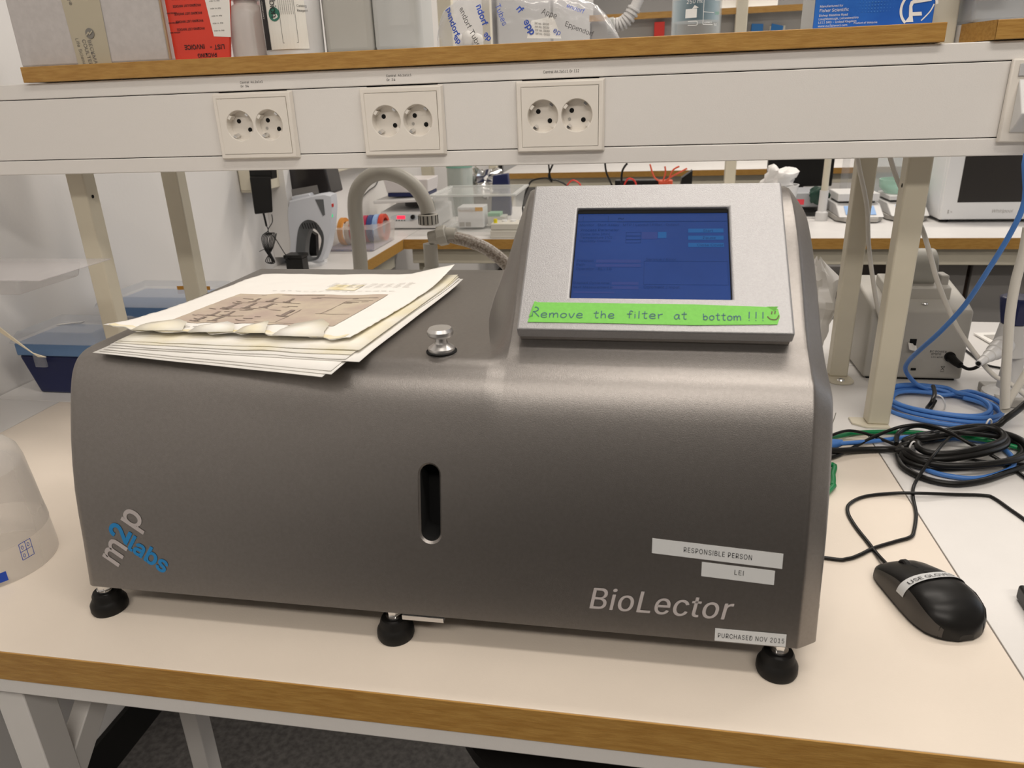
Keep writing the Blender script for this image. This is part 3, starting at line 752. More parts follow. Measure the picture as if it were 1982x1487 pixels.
power_outlet(-.3790, -.2645, 1.3015, 1.3895, 'white double power outlet in the middle, above the paper pile')
power_outlet(-.1680, -.0540, 1.3015, 1.3895, 'white double power outlet above the instrument console')
wall_m = frame((0, YT, 0), (1, 0, 0), (0, 0, 1))
def tlab(lines_, x, z, size, w):
    for k, l in enumerate(lines_):
        text(l, size, lambda p, k=k: wall_m((x + p[0], z - k * .0048 + p[1], p[2])), M_INK, TR, name='circuit_label', lift=.0003, width=w[k])
tlab(['Central  A6.2a1c1', 'Gr  34'], -.550, 1.4005, .0041, (.0335, .012)); tlab(['Central  A6.2a1c1', 'Gr  34'], -.341, 1.4010, .0041, (.0345, .012)); tlab(['Central A6.2a1c1 Gr 112'], -.1325, 1.3975, .0046, (.0455,))
# network outlet at the right
t = thing('network_outlet', 'white network outlet with slanted hood at the right end of the trunking', 'network outlet', (.45, YT, 1.3015))
MB().box((.4085, YT - .007, 1.3015), (.515, YT - .0002, 1.3925)).build('outlet_frame', M_OUTLET, t, bevel=.002)
MB().box((.416, YT - .0088, 1.374), (.508, YT - .0072, 1.387)).build('label_window', mat('clear_label_window', (.55, .55, .56), .12), t, bevel=.0005)
MB().prism([(.418, YT - .0072, 1.371), (.418, YT - .030, 1.334), (.418, YT - .022, 1.322), (.418, YT - .0072, 1.312)], (.088, 0, 0)).build('hood', M_PWHITE, t, bevel=.0012)
MB().box((.436, YT - .0305, 1.3225), (.452, YT - .0135, 1.3300)).build('socket_opening', M_VOID, t)
# blobs of dried glue and tiny marks
for (x, z) in ((-.1115, 1.3000), (-.108, 1.2965)): pass

# shelf boards on top of the trunking
def board(name, lab, poly, z0, z1):
    t = thing(name, lab, 'shelf', (sum(p[0] for p in poly) / len(poly), sum(p[1] for p in poly) / len(poly), z0))
    MB().prism([(x, y, z0) for x, y in poly], (0, 0, z1 - z0)).build('shelf_board', M_LAM, t, bevel=.0005)
    return t
sb = board('shelf', 'white shelf board with beech front edge above the three power outlets', [(-.880, .555), (.3325, .555), (.3325, .86), (-.880, .86)], 1.4135, 1.4335)
B((-.880, .5385, 1.4132), (.3325, .5545, 1.4338)).build('front_edge', M_WOOD, sb, bevel=.0008)
B((.3315, .5555, 1.4130), (.3330, .86, 1.4339)).build('side_edge', M_WOOD, sb)
sb2 = board('shelf', 'short shelf board with beech edging right of the cream upright', [(.3665, .5925), (.385, .5555), (1.2, .5555), (1.2, .86), (.3665, .86)], 1.4135, 1.4335)
MB().prism([(.3660, .5920, 1.4132), (.3845, .5390, 1.4132), (.3850, .5550, 1.4132), (.3670, .5930, 1.4132)], (0, 0, .0206)).build('corner_edge', M_WOOD, sb2)
B((.3850, .5385, 1.4132), (1.2, .5545, 1.4338)).build('front_edge', M_WOOD, sb2, bevel=.0008)
# uprights
def upright(x0, x1, y0, y1, z1, label, foot):
    t = thing('shelf_upright', label, 'upright', ((x0 + x1) / 2, (y0 + y1) / 2, TOP), 'cream steel uprights of the island shelf')
    B((x0, y0, TOP + .0032), (x1, y1, z1)).build('post', M_CREAM, t, bevel=.0025, seg=3)
    fp = MB()
    if foot == 'left': fp.prism([(x0 - .020, y0 + .004, TOP), (x0 - .002, y0 - .008, TOP), (x1, y0 - .008, TOP), (x1, y1, TOP), (x0 - .020, y1, TOP)], (0, 0, .0032))
    else: fp.prism([((x0 + x1) / 2 + .021 * math.cos(a) * (1 if abs(math.cos(a)) < .9 else 1), y0 - .016 + (.018 * math.sin(a) if math.sin(a) < 0 else .045 * math.sin(a)), TOP) for a in [2 * PI * k / 20 for k in range(20)]], (0, 0, .0032))
    fp.build('foot_plate', M_CREAM, t, bevel=.0008)
    if foot == 'front':
        MB().lathe([(.0, .0), (.0065, .0), (.0055, .0018), (.003, .0022), (.003, .001), (.0, .001)], ((x0 + x1) / 2, y0 - .016, TOP + .0032), n=20).build('bolt', M_CHROME, t, smooth=30)
    for zz in ((1.245,) if foot == 'left' else ()):
        MB().lathe([(.0, .0), (.0028, .0), (.0028, .0003), (.0, .0003)], ((x0 if x0 > 0 else x1 + .0003), (y0 + y1) / 2 - .002, zz), axis='X', n=14).build('screw_hole', M_VOID, t)
    return t
upright(.3340, .3645, .6015, .627, 2.1, 'tall cream upright beside the coiled blue cable, nearest on the right', 'left')
upright(.3240, .3535, .800, .826, 2.1, 'cream upright behind the nearest right one, with bolted rounded foot', 'front')
upright(-.9045, -.8735, .6015, .629, 1.4130, 'cream upright at the left, next to the navy box', 'left')
upright(-.8760, -.8430, .800, .828, 1.4130, 'cream upright farther back on the left, behind the instrument corner', 'front')

# ---------------------------------------------------------------- things on the top shelf
SH = 1.4338
def on_panel(body, size, mp, m, parent, **k): return text(body, size, mp, m, parent, **k)
M_CARD = mat('white_cardboard', (0.58, 0.55, 0.54), 0.8, noise_amt=0.07, noise_scale=120, bump=.15)
M_CARD_IN = mat('brown_cardboard', (0.42, 0.30, 0.19), 0.85)
M_PTAPE = mat('beige_packing_tape', (0.50, 0.45, 0.34), 0.45)
M_TPRINT = mat('tape_print', (0.22, 0.21, 0.19), 0.6)
t = thing('cardboard_box', 'white cardboard shipping box with beige printed packing tape at the shelf end', 'box', (-.80, .66, SH))
mb = MB().hexa([(-.892, .556, SH + .0004), (-.6550, .556, SH + .0004), (-.6550, .80, SH + .0004), (-.892, .80, SH + .0004), (-.890, .553, SH + .21), (-.6510, .553, SH + .21), (-.6510, .80, SH + .21), (-.890, .80, SH + .21)])
mb.build('carton', M_CARD, t, bevel=.003, seg=3)
B((-.6545, .5535, SH + .002), (-.6520, .5565, SH + .2)).build('torn_corner_edge', M_CARD_IN, t)
bx = frame((0, .5556, SH), (1, 0, 0), (0, -.0143, 1))
MB().add([bx((-.7990, .0005, .0004)), bx((-.7455, .0005, .0004)), bx((-.7390, .21, .0004)), bx((-.8065, .21, .0004))], [(0, 1, 2, 3)]).build('packing_tape', M_PTAPE, t, fix=False)
bt = lambda x, z, rot: (lambda b, s, **k: text(b, s, lambda p: bx((x + p[0], z + p[1], p[2])), M_TPRINT, t, rot=math.radians(rot), lift=.0008, **k))
bt(-.7755, .0315, -85)('BECKMAN', .0078, bold=.01); bt(-.7840, .0325, -85)('COULTER', .0078, bold=.01); bt(-.7940, .0345, -85)('Life Sciences', .0072)
bt(-.7930, .0900, -85)('tor®', .0082)
MB().lathe([(.0, .0), (.0068, .0), (.0068, .0003), (.0, .0003)], (-.7690, .5540, SH + .0395), axis='Y', n=28).build('round_emblem', M_TPRINT, t)
strokes([[(-.774, .037), (-.770, .041), (-.769, .0385), (-.764, .0425)]], .0008, lambda p: bx((p[0], p[1], .0022)), M_PTAPE, t, 'emblem_wave')

# red document pouch
t = thing('document_pouch', 'red plastic packing list pouch leaning between the white box and bottles', 'pouch', (-.63, .60, SH))
_rp = frame((0, .563, SH), (1, 0, 0), (0, .0, 1))
rp = lambda p: _rp((max(p[0] * .978, -.6512), p[1], p[2]))
MB().hexa([rp(q) for q in ((-.6790, .0004, -.004), (-.5815, .0004, -.004), (-.552, .155, -.003), (-.668, .155, -.003), (-.6790, .0004, .001), (-.5815, .0004, .001), (-.552, .155, .001), (-.668, .155, .001))]).build('pouch', mat('red_film', (0.72, 0.055, 0.03), 0.28, bump=.5, bump_scale=45), t, bevel=.001)
flat([(-.600, .028), (-.5745, .026), (-.566, .085), (-.6065, .092)], rp, M_PAPER, t, 'address_label', lift=.0014)
rt = lambda b, s, x, z: text(b, s, lambda p: rp((x + p[0], z + p[1], p[2])), M_INK, t, rot=PI, lift=.0016, name='printed_words', bold=.02)
rt('INVOICE', .0082, -.6165, .0190); rt('LIST -', .0082, -.5860, .0175); rt('PACKING', .0070, -.600, .0075)
for k in range(5): rt('PACKING LIST INVOICE', .0040, -.612, .040 + k * .0095)
for k in range(3): rt('address enclosed', .0028, -.650, .036 + k * .012)
for k in range(5): text('order no. ship', .0026, lambda p, k=k: rp((-.5985 + p[0], .034 + k * .009 + p[1], p[2])), M_INK, t, name='printed_words', lift=.0018)

# bottles
def bottle(name, label, cat, x, y, prof, m, cap=None, capm=None, group=None, n=40, sx=1, sy=1, fill=None, fm_=None):
    t = thing(name, label, cat, (x, y, SH), group)
    M = Matrix.Diagonal((sx, sy, 1))
    MB().lathe([(r, h) for r, h in prof], (x, y, SH), n=n, M=M).build('bottle_body', m, t, smooth=35)
    if cap: MB().lathe(cap, (x, y, SH), n=n, M=M).build('cap', capm, t, smooth=30)
    if fill: MB().lathe(fill, (x, y, SH), n=n, M=M).build('liquid', fm_, t, smooth=35)
    return t
M_CLOUDY = film('cloudy_plastic', (0.62, 0.56, 0.52), 0.45, .3)
M_CLOUDY2 = film('frosted_plastic', (0.60, 0.59, 0.55), 0.72, .35)
M_LIQ = film('pale_liquid', (0.50, 0.49, 0.46), 0.4, .1)
bottle('sample_bottle', 'small cloudy bottle with white screw cap beside the red pouch', 'bottle', -.5495, .592, [(.0, .0), (.024, .0), (.026, .003), (.026, .055), (.022, .064), (.0155, .068), (.0155, .074), (.0, .074)], M_CLOUDY,
       [(.0, .0725), (.018, .0725), (.0185, .074), (.0180, .0900), (.0165, .092), (.0, .092)], M_PWHITE)
bottle('sample_bottle', 'small white capped bottle half hidden behind the cloudy one', 'bottle', -.545, .655, [(.0, .0), (.024, .0), (.026, .003), (.026, .055), (.022, .064), (.0155, .068), (.0155, .074), (.0, .074)], M_CLOUDY,
       [(.0, .0725), (.018, .0725), (.0185, .074), (.0180, .0900), (.0165, .092), (.0, .092)], M_PWHITE)
t = bottle('reagent_bottle', 'white reagent bottle with black edged label and green dot', 'bottle', -.487, .598, [(.0, .0), (.037, .0), (.0395, .004), (.0410, .12), (.030, .15), (.02, .16), (.0, .16)], M_PWHITE,
       [(.0, .158), (.022, .158), (.022, .18), (.0, .18)], M_PWHITE)
def cyl(cx, cy, r, a0, z0):      # flat (x along arc, z, lift) on a cylinder front
    def f(p):
        a = a0 + p[0] / r; rr = r + p[2]
        return Vector((cx + rr * math.sin(a), cy - rr * math.cos(a), z0 + p[1]))
    return f
cm = cyl(-.487, .598, .0412, 0, SH)
flat([(-.030, .0075), (.0365, .0075), (.0365, .14), (-.030, .14)], cm, mat('cream_label', (.82, .80, .74), .5), t, 'label', lift=.0004, sub=14)
flat([(-.030, .0075), (-.0175, .0075), (-.0175, .14), (-.030, .14)], cm, M_INK, t, 'label_band', lift=.0007, sub=8)
g_ = [(.0025 - .0078 + .0085 * math.cos(2 * PI * k / 24), .0500 + .0085 * math.sin(2 * PI * k / 24)) for k in range(24)]
flat(g_, cm, mat('green_emblem', (.03, .16, .11), .4), t, 'green_dot', lift=.0008)
text('ambion', .0128, lambda p: cm((-.0095 + p[0], .0830 + p[1], p[2])), M_INK, t, rot=-PI / 2, lift=.0012, bold=.0, name='label_lettering', spacing=.9)
text('THE RNA COMPANY', .0044, lambda p: cm((-.0262 + p[0], .086 + p[1], p[2])), M_PAPER, t, rot=-PI / 2, lift=.0011, name='label_lettering')
for k in range(7): text('for research use only. store at room temperature', .0017, lambda p, k=k: cm((.0045 + k * .0026 + p[0], .086 + p[1], p[2])), M_INK, t, rot=-PI / 2, lift=.0008, name='label_small_print')
strokes([rect(.003, .014, .0215, .090) + [(.003, .014)]][0:0] or [[(.0025, .015), (.0025, .090)], [(.0225, .015), (.0225, .090)], [(.0025, .015), (.0225, .015)]], .0002, cm, M_INK, t, 'label_frame', lift=.0008)
text('R', .0135, lambda p: cm((.0240 + p[0], .071 + p[1], p[2])), M_INK, t, lift=.0009, name='label_lettering')
text('Catalog\nReagent', .0040, lambda p: cm((.0255 + p[0], .058 + p[1], p[2])), M_INK, t, lift=.0009, name='label_lettering')
def carboy(name, label, x0, x1, y0, y1, h, m, parts=()):
    t = thing(name, label, 'bottle', ((x0 + x1) / 2, (y0 + y1) / 2, SH))
    B((x0, y0, SH + .0002), (x1, y1, SH + h)).build('bottle_body', m, t, bevel=.008, seg=4)
    MB().lathe([(.0, .0), (.016, .0), (.016, .02), (.019, .02), (.019, .04), (.0, .04)], ((x0 + x1) / 2, (y0 + y1) / 2, SH + h), n=24).build('cap', M_PWHITE, t, smooth=30)
    return t
t = carboy('square_bottle', 'grey white square bottle with printed label behind the reagent bottle', -.468, -.385, .655, .735, .15, mat('grey_white_plastic', (.50, .49, .46), .5))
sq_ = frame((-.4655, .6545, SH), (1, 0, 0), (0, 0, 1))
flat(rect(.004, .0335, .0305, .14), sq_, M_PAPER, t, 'label', lift=.0004)
text('invitrogen', .0068, lambda p: sq_((.0065 + p[0], .0905 + p[1], p[2])), M_INK, t, lift=.0008, name='label_lettering')
text('Qubit™ reagent', .0046, lambda p: sq_((.0065 + p[0], .081 + p[1], p[2])), M_INK, t, lift=.0008, name='label_lettering', bold=.02)
text('Part no. 100 mL\nQ33263', .0040, lambda p: sq_((.0075 + p[0], .056 + p[1], p[2])), M_INK, t, lift=.0008, name='label_lettering')
text('◄ for research use', .0030, lambda p: sq_((.0075 + p[0], .0395 + p[1], p[2])), M_INK, t, lift=.0008, name='label_lettering')
t = carboy('square_bottle', 'frosted yellowish square bottle, middle of the plain ones on the shelf', -.4440, -.3745, .600, .653, .16, M_CLOUDY2)
B((-.4405, .604, SH + .002), (-.378, .650, SH + .021)).build('liquid', M_LIQ, t, bevel=.004)
t = carboy('square_bottle', 'frosted square bottle with clear liquid, rightmost on the shelf', -.3725, -.3045, .600, .668, .165, film('frosted_plastic_blue', (0.60, 0.61, 0.60), 0.72, .3))
B((-.369, .604, SH + .002), (-.308, .664, SH + .034)).build('liquid', M_LIQ, t, bevel=.004)

# plastic bag of tubes
t = thing('plastic_bag', 'crinkled clear plastic bag with blue printed letters lying on the shelf', 'bag', (-.16, .64, SH))
def bag_h(u):  # outline height along x
    return interp([(-.290, .0), (-.286, .030), (-.278, .046), (-.262, .057), (-.242, .070), (-.20, .070), (-.16, .0665), (-.12, .062), (-.09, .053), (-.07, .043), (-.052, .0245), (-.038, .0), (0, 0)], u)
def bagp(u, w):
    """u along x, w 0..1 front bottom over top to the back"""
    x = -.288 + .250 * u; h = bag_h(x) + .0015; a = PI * w
    depth = .060 * (math.sin(PI * min(1, max(0, u * .96 + .02))) ** .5)
    p = Vector((x, .630 - depth * math.cos(a), SH + .0008 + h * (math.sin(a) ** .62)))
    nn = noise.noise(Vector((x * 38, w * 5, 2))) * .006 + (abs(noise.noise(Vector((x * 60 + w * 4, w * 9, 7)))) - .2) * .007
    k = math.sin(a) ** .5 * min(1, h / .02)
    p += Vector((0, -math.cos(a), math.sin(a) * .5)) * nn * k
    p.z = max(p.z, SH + .0005)
    return p
rows_ = [[bagp(i / 70, j / 34) for i in range(71)] for j in range(35)]
M_BAG = film('bag_film', (0.55, 0.55, 0.57), 0.12, .10)
MB().grid(rows_).build('bag_film', M_BAG, t, fix=False, smooth=40)
def bmap(x0, z0):
    def f(p):
        x = x0 + p[0]; h = bag_h(x); s = min(.97, max(.03, (z0 + p[1]) / max(h, .01)))
        w = math.asin(s ** (1 / .62)) / PI; q = bagp((x + .288) / .250, w); q.y -= .0016 + p[2]; return q
    return f
def bagt(b, x, z, s, rot, m=M_BLUE_INK, bold=.03): text(b, s, bmap(x, z), m, t, rot=math.radians(rot), bold=bold, lift=.0003, name='bag_lettering')
bagt('pendorf', -.2705, .0475, .0110, -66); bagt('endorf Tubes', -.249, .0460, .0100, -62, M_DARK, 0); bagt('ndorf', -.2240, .0470, .0110, -68); bagt('Tubes', -.198, .0460, .0100, -66, M_BLUE_INK, 0)
bagt('rf', -.170, .040, .0110, -50); bagt('epp', -.160, .025, .0110, -60); bagt('ep', -.214, .013, .0100, -50); bagt('Appe', -.138, .034, .0090, -22, M_DARK, 0); bagt('endorf', -.107, .0400, .0080, -20, M_BLUE_INK, 0); bagt('ep', -.258, .012, .0100, -50)
bagt('Eppendorf', -.108, .018, .0080, -20, M_DARK, 0); bagt('ep', -.123, .012, .0090, -30, M_BLUE_INK, 0)
fl = MB()
for (xx, zz, r0) in ((-.245, .010, .011), (-.232, .008, .009), (-.255, .006, .009)):
    fl.lathe([(.0, -r0), (r0 * .7, -r0 * .7), (r0, 0), (r0 * .7, r0 * .7), (.0, r0)], (xx, .62, SH + .002 + r0), n=12)
fl.build('tubes_inside', mat('tube_plastic', (.70, .68, .64), .4), t, smooth=60, kind='stuff')
flat([(-.156, .006), (-.112, .004), (-.122, .030), (-.150, .026)], bmap(0, 0), mat('bag_label', (.74, .74, .72), .4), t, 'bag_label', lift=-.0006, sub=8)
for k in range(4): bagt('lot no. 0030', -.146 + k * .0004, .022 - k * .004, .0034, -8, M_INK, 0)

# glass beaker
M_GLASS = film('thin_glass', (0.62, 0.68, 0.70), 0.02, .04, edge=.28)
bxc, byc = .0575, .612
t = thing('glass_beaker', 'clear glass beaker with white scale marks standing on the shelf', 'beaker', (bxc, byc, SH))
MB().lathe([(.0, .0008), (.029, .0008), (.0310, .0025), (.0310, .092), (.0335, .096), (.0325, .0965), (.0300, .092), (.0298, .003), (.0, .0025)], (bxc, byc, SH), n=56, caps=False).build('glass_wall', M_GLASS, t, smooth=40)
gm = cyl(bxc, byc, .0311, 0, SH); M_SCALE = mat('white_enamel', (.80, .82, .82), .4)
sc = MB()
strokes([[(.0065, .0135), (.0065, .060)], [(.0068, .0135), (.0200, .0130)], [(.0068, .0275), (.0210, .0265)], [(.0068, .0420), (.0200, .0415)], [(.0068, .0560), (.0200, .0555)],
         [(-.0120, .0135), (-.0015, .0130), (-.0005, .0155), (-.0015, .0172), (-.0120, .0175)]], .00035, gm, M_SCALE, t, 'scale_marks', lift=.0003)
for b, x, z, s in (('PYREX', -.0150, .0455, .0062), ('250 ml', -.0150, .0375, .0062), ('100', .0225, .0245, .0046), ('50', .0215, .0115, .0046), ('150', .0215, .0400, .0046), ('APPROX', .0080, .0145, .0028)):
    text(b, s, lambda p, x=x, z=z: gm((x + p[0], z + p[1], p[2])), M_SCALE if b != '100' else mat('green_enamel', (.04, .35, .12), .4), t, lift=.0004, name='scale_lettering')
flat(rect(-.0155, .0215, -.0015, .0315), gm, M_SCALE, t, 'writing_patch', lift=.0004, sub=5)
flat([(-.0075, .0315), (.0005, .0325), (-.0045, .0355)], gm, M_SCALE, t, 'writing_patch', lift=.0004)
t2 = thing('glass_beaker', 'second glass beaker right behind the marked one, holding pale blue liquid', 'beaker', (bxc + .004, byc + .09, SH))
MB().lathe([(.0, .0008), (.031, .0008), (.033, .0025), (.033, .092), (.0325, .093), (.0318, .003), (.0, .0025)], (bxc + .004, byc + .09, SH), n=40, caps=False).build('glass_wall', M_GLASS, t2, smooth=40)
MB().lathe([(.0, .026), (.0314, .026), (.0314, .052), (.0, .052)], (bxc + .004, byc + .09, SH), n=40).build('liquid', film('blue_liquid', (.25, .45, .56), .55, .1), t2, smooth=30)

# blue printed carton
t = thing('printed_carton', 'bright blue printed carton with white round F emblem near the upright', 'box', (.262, .61, SH))
M_BLUEB = mat('blue_print', (0.018, 0.115, 0.50), 0.35, color2=(0.03, 0.17, 0.60), noise_scale=14)
B((.1935, .574, SH + .0002), (.3275, .652, SH + .095)).build('carton', M_BLUEB, t, bevel=.0012)
B((.1928, .5745, SH + .0004), (.1934, .6515, SH + .094)).build('grey_side', mat('grey_print', (.42, .42, .41), .5), t)
fb = frame((.1935, .5738, SH), (1, 0, 0), (0, 0, 1))
for b, z, s in (('Manufactured for', .0245, .0034), ('Fisher Scientific', .0195, .0047), ('Bishop Meadow Road', .0146, .0034), ('Loughborough, Leicestershire', .0108, .0034), ('LE11 5RG - United Kingdom', .0070, .0034), ('www.eu.fishersci.com', .0032, .0034)):
    text(b, s, lambda p, z=z: fb((.0055 + p[0], z + p[1], p[2])), M_PAPER, t, lift=.0003, name='carton_lettering', bold=.0)
text('Product of Malaysia', .0030, lambda p: fb((.046 + p[0], .0048 + p[1], p[2])), M_PAPER, t, lift=.0003, name='carton_lettering')
arc = [(.1165 + .0195 * math.cos(math.radians(a)), .0185 + .0195 * math.sin(math.radians(a))) for a in range(10, 231, 10)]
strokes([arc], .0014, fb, M_PAPER, t, 'emblem_ring', lift=.0003)
strokes([[(.1210 + .0195 * 0 + .0, .0050), (.1290, .0140), (.1325, .0220)]], .0007, fb, M_PAPER, t, 'emblem_arc', lift=.0003)
flat([(.1030, .0040), (.1125, .0040), (.1108, .0105), (.1210, .0105), (.1200, .0145), (.1102, .0145), (.1090, .0205), (.1100, .0235), (.1290, .0255), (.1300, .0285), (.1110, .0285), (.1065, .0260), (.1055, .0215), (.1068, .0100)], fb, M_PAPER, t, 'emblem_letter', lift=.0004)
M_DOT = mat('pale_dots', (.06, .22, .62), .4)
dd = MB()
for i in range(14):
    for j in range(9):
        r0 = .0009 * (1 - abs(i - 7) / 9); x, z = .044 + i * .0034, .014 + j * .0034
        if z > .017: dd.add([fb((x + r0 * math.cos(a), z + r0 * math.sin(a), .0003)) for a in [2 * PI * k / 6 for k in range(6)]], [tuple(range(6))])
dd.build('dot_pattern', M_DOT, t, fix=False, kind='stuff')
# clear tub at the right end
t = thing('storage_tub', 'clear plastic tub with blue tint on the short shelf at the right edge', 'box', (.46, .62, SH))
MB().hexa([(.370, .575, SH + .0002), (.56, .575, SH + .0002), (.56, .68, SH + .0002), (.370, .68, SH + .0002), (.368, .570, SH + .12), (.565, .570, SH + .12), (.565, .69, SH + .12), (.368, .69, SH + .12)]).build('tub_wall', film('grey_clear', (.52, .54, .56), .62, .25), t, bevel=.004, seg=3)
B((.362, .562, SH + .031), (.402, .60, SH + .055)).build('blue_clip', M_NAVY, t, bevel=.003)

# ---------------------------------------------------------------- computer mouse
mx, my = .2800, .1850
ang = math.atan2(-(.298 - .262), -(.128 - .240))      # heading: front of the mouse points away from the camera
fw = Vector((.262 - .298, .240 - .128, 0)).normalized(); rt_ = Vector((fw.y, -fw.x, 0))
MS = thing('computer_mouse', 'black wired computer mouse with white USE GLOVES tape on the beige bench', 'mouse', (mx, my, TOP))
def mouse_pt(s, a, grow=0.0):
    """s 0 (front) .. 1 (rear) ; a 0..1 left rim over the top to the right rim"""
    hw = interp([(0, .0215), (.04, .0250), (.12, .0275), (.3, .0295), (.55, .0320), (.72, .0325), (.84, .0300), (.92, .0245), (.97, .0165), (1, .007)], s)
    hh = interp([(0, .0135), (.05, .0175), (.15, .0225), (.35, .0300), (.55, .0350), (.70, .0350), (.85, .0300), (.93, .0230), (.98, .0150), (1, .008)], s)
    t_ = PI * a; cx = math.cos(t_); sx_ = math.sin(t_)
    u = -abs(cx) ** .85 * (1 if cx > 0 else -1) * hw; h = .0035 + (hh - .0035) * abs(sx_) ** .48
    c = Vector((mx, my, TOP)) + fw * (.0500 - .106 * s)
    p = c + rt_ * u; p.z = TOP + h
    if grow:
        d = (p - (c + Vector((0, 0, .006)))).normalized(); p += d * grow
    return p
S_ = [0, .02, .05, .09, .14, .2, .27, .35, .43, .51, .59, .67, .74, .8, .85, .895, .93, .955, .975, .99, 1]
nA = 26
rws = [[mouse_pt(s, k / nA) for k in range(nA + 1)] for s in S_]
mb = MB().grid(rws)
n0 = len(mb.v)
mb.add([p for p in rws[0]], [tuple(range(nA + 1))]); mb.add([p for p in rws[-1]], [tuple(range(nA + 1))])
bot = [r[0] for r in rws] + [r[-1] for r in rws[::-1]]
mb.add([Vector((p.x, p.y, TOP + .0012)) for p in bot], [tuple(range(len(bot)))])
lo = [Vector((p.x, p.y, TOP + .0012)) for p in bot]; mb.grid([bot, lo], closed_u=True)
mb.build('mouse_shell', M_BLACK, MS, smooth=50)
M_MSIDE = mat('dark_brown_grey', (0.055, 0.048, 0.042), .45)
for side in (0, 1):
    r2 = []
    for s in [x / 20 for x in range(1, 20)]:
        top_a = .05 + .13 * math.sin(PI * s ** .8) ** .6
        ks = [top_a * q / 5 for q in range(6)]
        r2.append([mouse_pt(s, (k if side == 0 else 1 - k), .0007) for k in ks])
    MB().grid(r2).build('side_grip', M_MSIDE, MS, fix=False, smooth=60)
# tape band around the shell
def band(s0, s1, a0, a1, m, nm, g, tilt=0.0, n=24):
    return MB().grid([[mouse_pt(s0 + tilt * (a / n - .5), a0 + (a1 - a0) * a / n, g) for a in range(n + 1)], [mouse_pt(s1 + tilt * (a / n - .5), a0 + (a1 - a0) * a / n, g) for a in range(n + 1)]]).build(nm, m, MS, fix=False, smooth=70)
band(.455, .56, .06, .955, M_LABEL, 'tape_band', .0013, .0, 40)
def mouse_u(s, q, g): 
    c = -(abs(q) ** (1 / .85)) * (1 if q > 0 else -1); return mouse_pt(s, math.acos(max(-1, min(1, c))) / PI, g)
def mtext(p): return mouse_u(.545 - p[1] / .106, -.80 + p[0] / .0325, .0015 + p[2])
text('USE GLOVES', .0074, mtext, M_INK, MS, width=.0440, lift=.0004, name='tape_lettering')
MB().lathe([(.0, -.0035), (.0070, -.0035), (.0082, -.0020), (.0082, .0020), (.0070, .0035), (.0, .0035)], (0, 0, 0), axis='X', n=24).build('x', M_RUBBER)
w = bpy.data.objects['x']; w.name = 'scroll_wheel'; w.data.name = 'scroll_wheel'; w.parent = MS; ROOT[w.name] = Vector()
w.rotation_euler = (0, 0, math.atan2(rt_.y, rt_.x)); w.location = mouse_pt(.145, .5) - Vector((mx, my, TOP)) - Vector((0, 0, .0138))
strokes([[(0, .22), (0, .42)]], 1.0, lambda p: mouse_pt(p[1], .5 + p[0] * .006, .0004), M_VOID, MS, 'button_gap')
text('DELL', .0042, lambda p: mouse_u(.42 - p[1] / .106, -.05 + p[0] / .032, .0004 + p[2]), M_DARK, MS, name='shell_lettering', lift=.0002)

# ---------------------------------------------------------------- cables on the worktop
def cable(name, label, pts, r, m, group=None, n=8, res=6, closed=False):
    return MB().tube(pts, r, n=n, res=res, closed=closed).build(name, m, None, label, 'cable', group, smooth=60)
Zc = TOP + .0024
cable('mouse_cable', 'thin black mouse cable looping over the beige bench beside the mouse',
      [mouse_pt(.01, .46) + Vector((0, 0, -.006)), (0.2592, 0.2361, 0.9065), (0.2562, 0.2604, 0.9030), (0.2533, 0.2828, 0.9022), (0.2479, 0.3157, 0.9022), (0.2470, 0.3448, 0.9022), (0.2543, 0.3658, 0.9022), (0.2768, 0.3856, 0.9022), (0.3119, 0.3957, 0.9030), (0.3401, 0.3937, 0.9060), (0.3777, 0.4007, 0.9030), (0.4164, 0.4041, 0.9022), (0.4253, 0.3977, 0.9022), (0.4323, 0.3735, 0.9022), (0.4382, 0.3526, 0.9022), (0.4480, 0.3066, 0.9022)], .0021, M_BLACK)
cable('usb_cable', 'thin black cable crossing under the mouse cable towards the coiled black leads',
      [(.06, .30, .9022), (.12, .262, .9022), (0.2048, 0.2466, 0.9022), (0.2238, 0.2480, 0.9022), (0.2390, 0.2575, 0.9022), (0.2569, 0.2723, 0.9022), (0.2840, 0.2886, 0.9022), (0.3013, 0.2989, 0.9022), (0.3092, 0.3124, 0.9022), (0.3231, 0.3503, 0.9022), (0.3330, 0.3933, 0.9022), (0.3432, 0.4212, 0.9030), (0.3612, 0.4459, 0.9150), (0.3815, 0.4719, 0.9250), (0.4209, 0.5331, 0.9200), (0.4537, 0.5753, 0.9120), (0.4842, 0.5681, 0.9120), (0.5244, 0.5558, 0.9040), (0.5605, 0.5394, 0.9030)], .0021, M_BLACK)
# blue network cable: hangs from the outlet, coils on the worktop
def ell(cx, cy, a, b, tilt, z, k0, k1, n=20):
    out = []
    for k in range(n + 1):
        t_ = math.radians(k0 + (k1 - k0) * k / n); x = a * math.cos(t_); y = b * math.sin(t_)
        c, s = math.cos(math.radians(tilt)), math.sin(math.radians(tilt))
        out.append(Vector((cx + x * c - y * s, cy + x * s + y * c, z + .0015 * math.sin(3 * t_))))
    return out
ccx, ccy = .4560, .6750
coil = []
for k, (dx, dy, a, b, z) in enumerate(((0, .0, .082, .066, .9035), (.004, -.003, .075, .060, .9090), (-.003, .003, .070, .055, .9140), (.006, .002, .078, .062, .9150), (.001, -.002, .066, .051, .9090))):
    coil += ell(ccx + dx, ccy + dy, a, b, -20, z, 100 - 360 * 0 + k * 360 - k * 4, 100 + (k + 1) * 360 - (k + 1) * 4 - 18, 20)
NB = thing('network_cable', 'blue network cable hanging from the trunking outlet and coiled on the worktop', 'cable', (ccx, ccy, TOP))
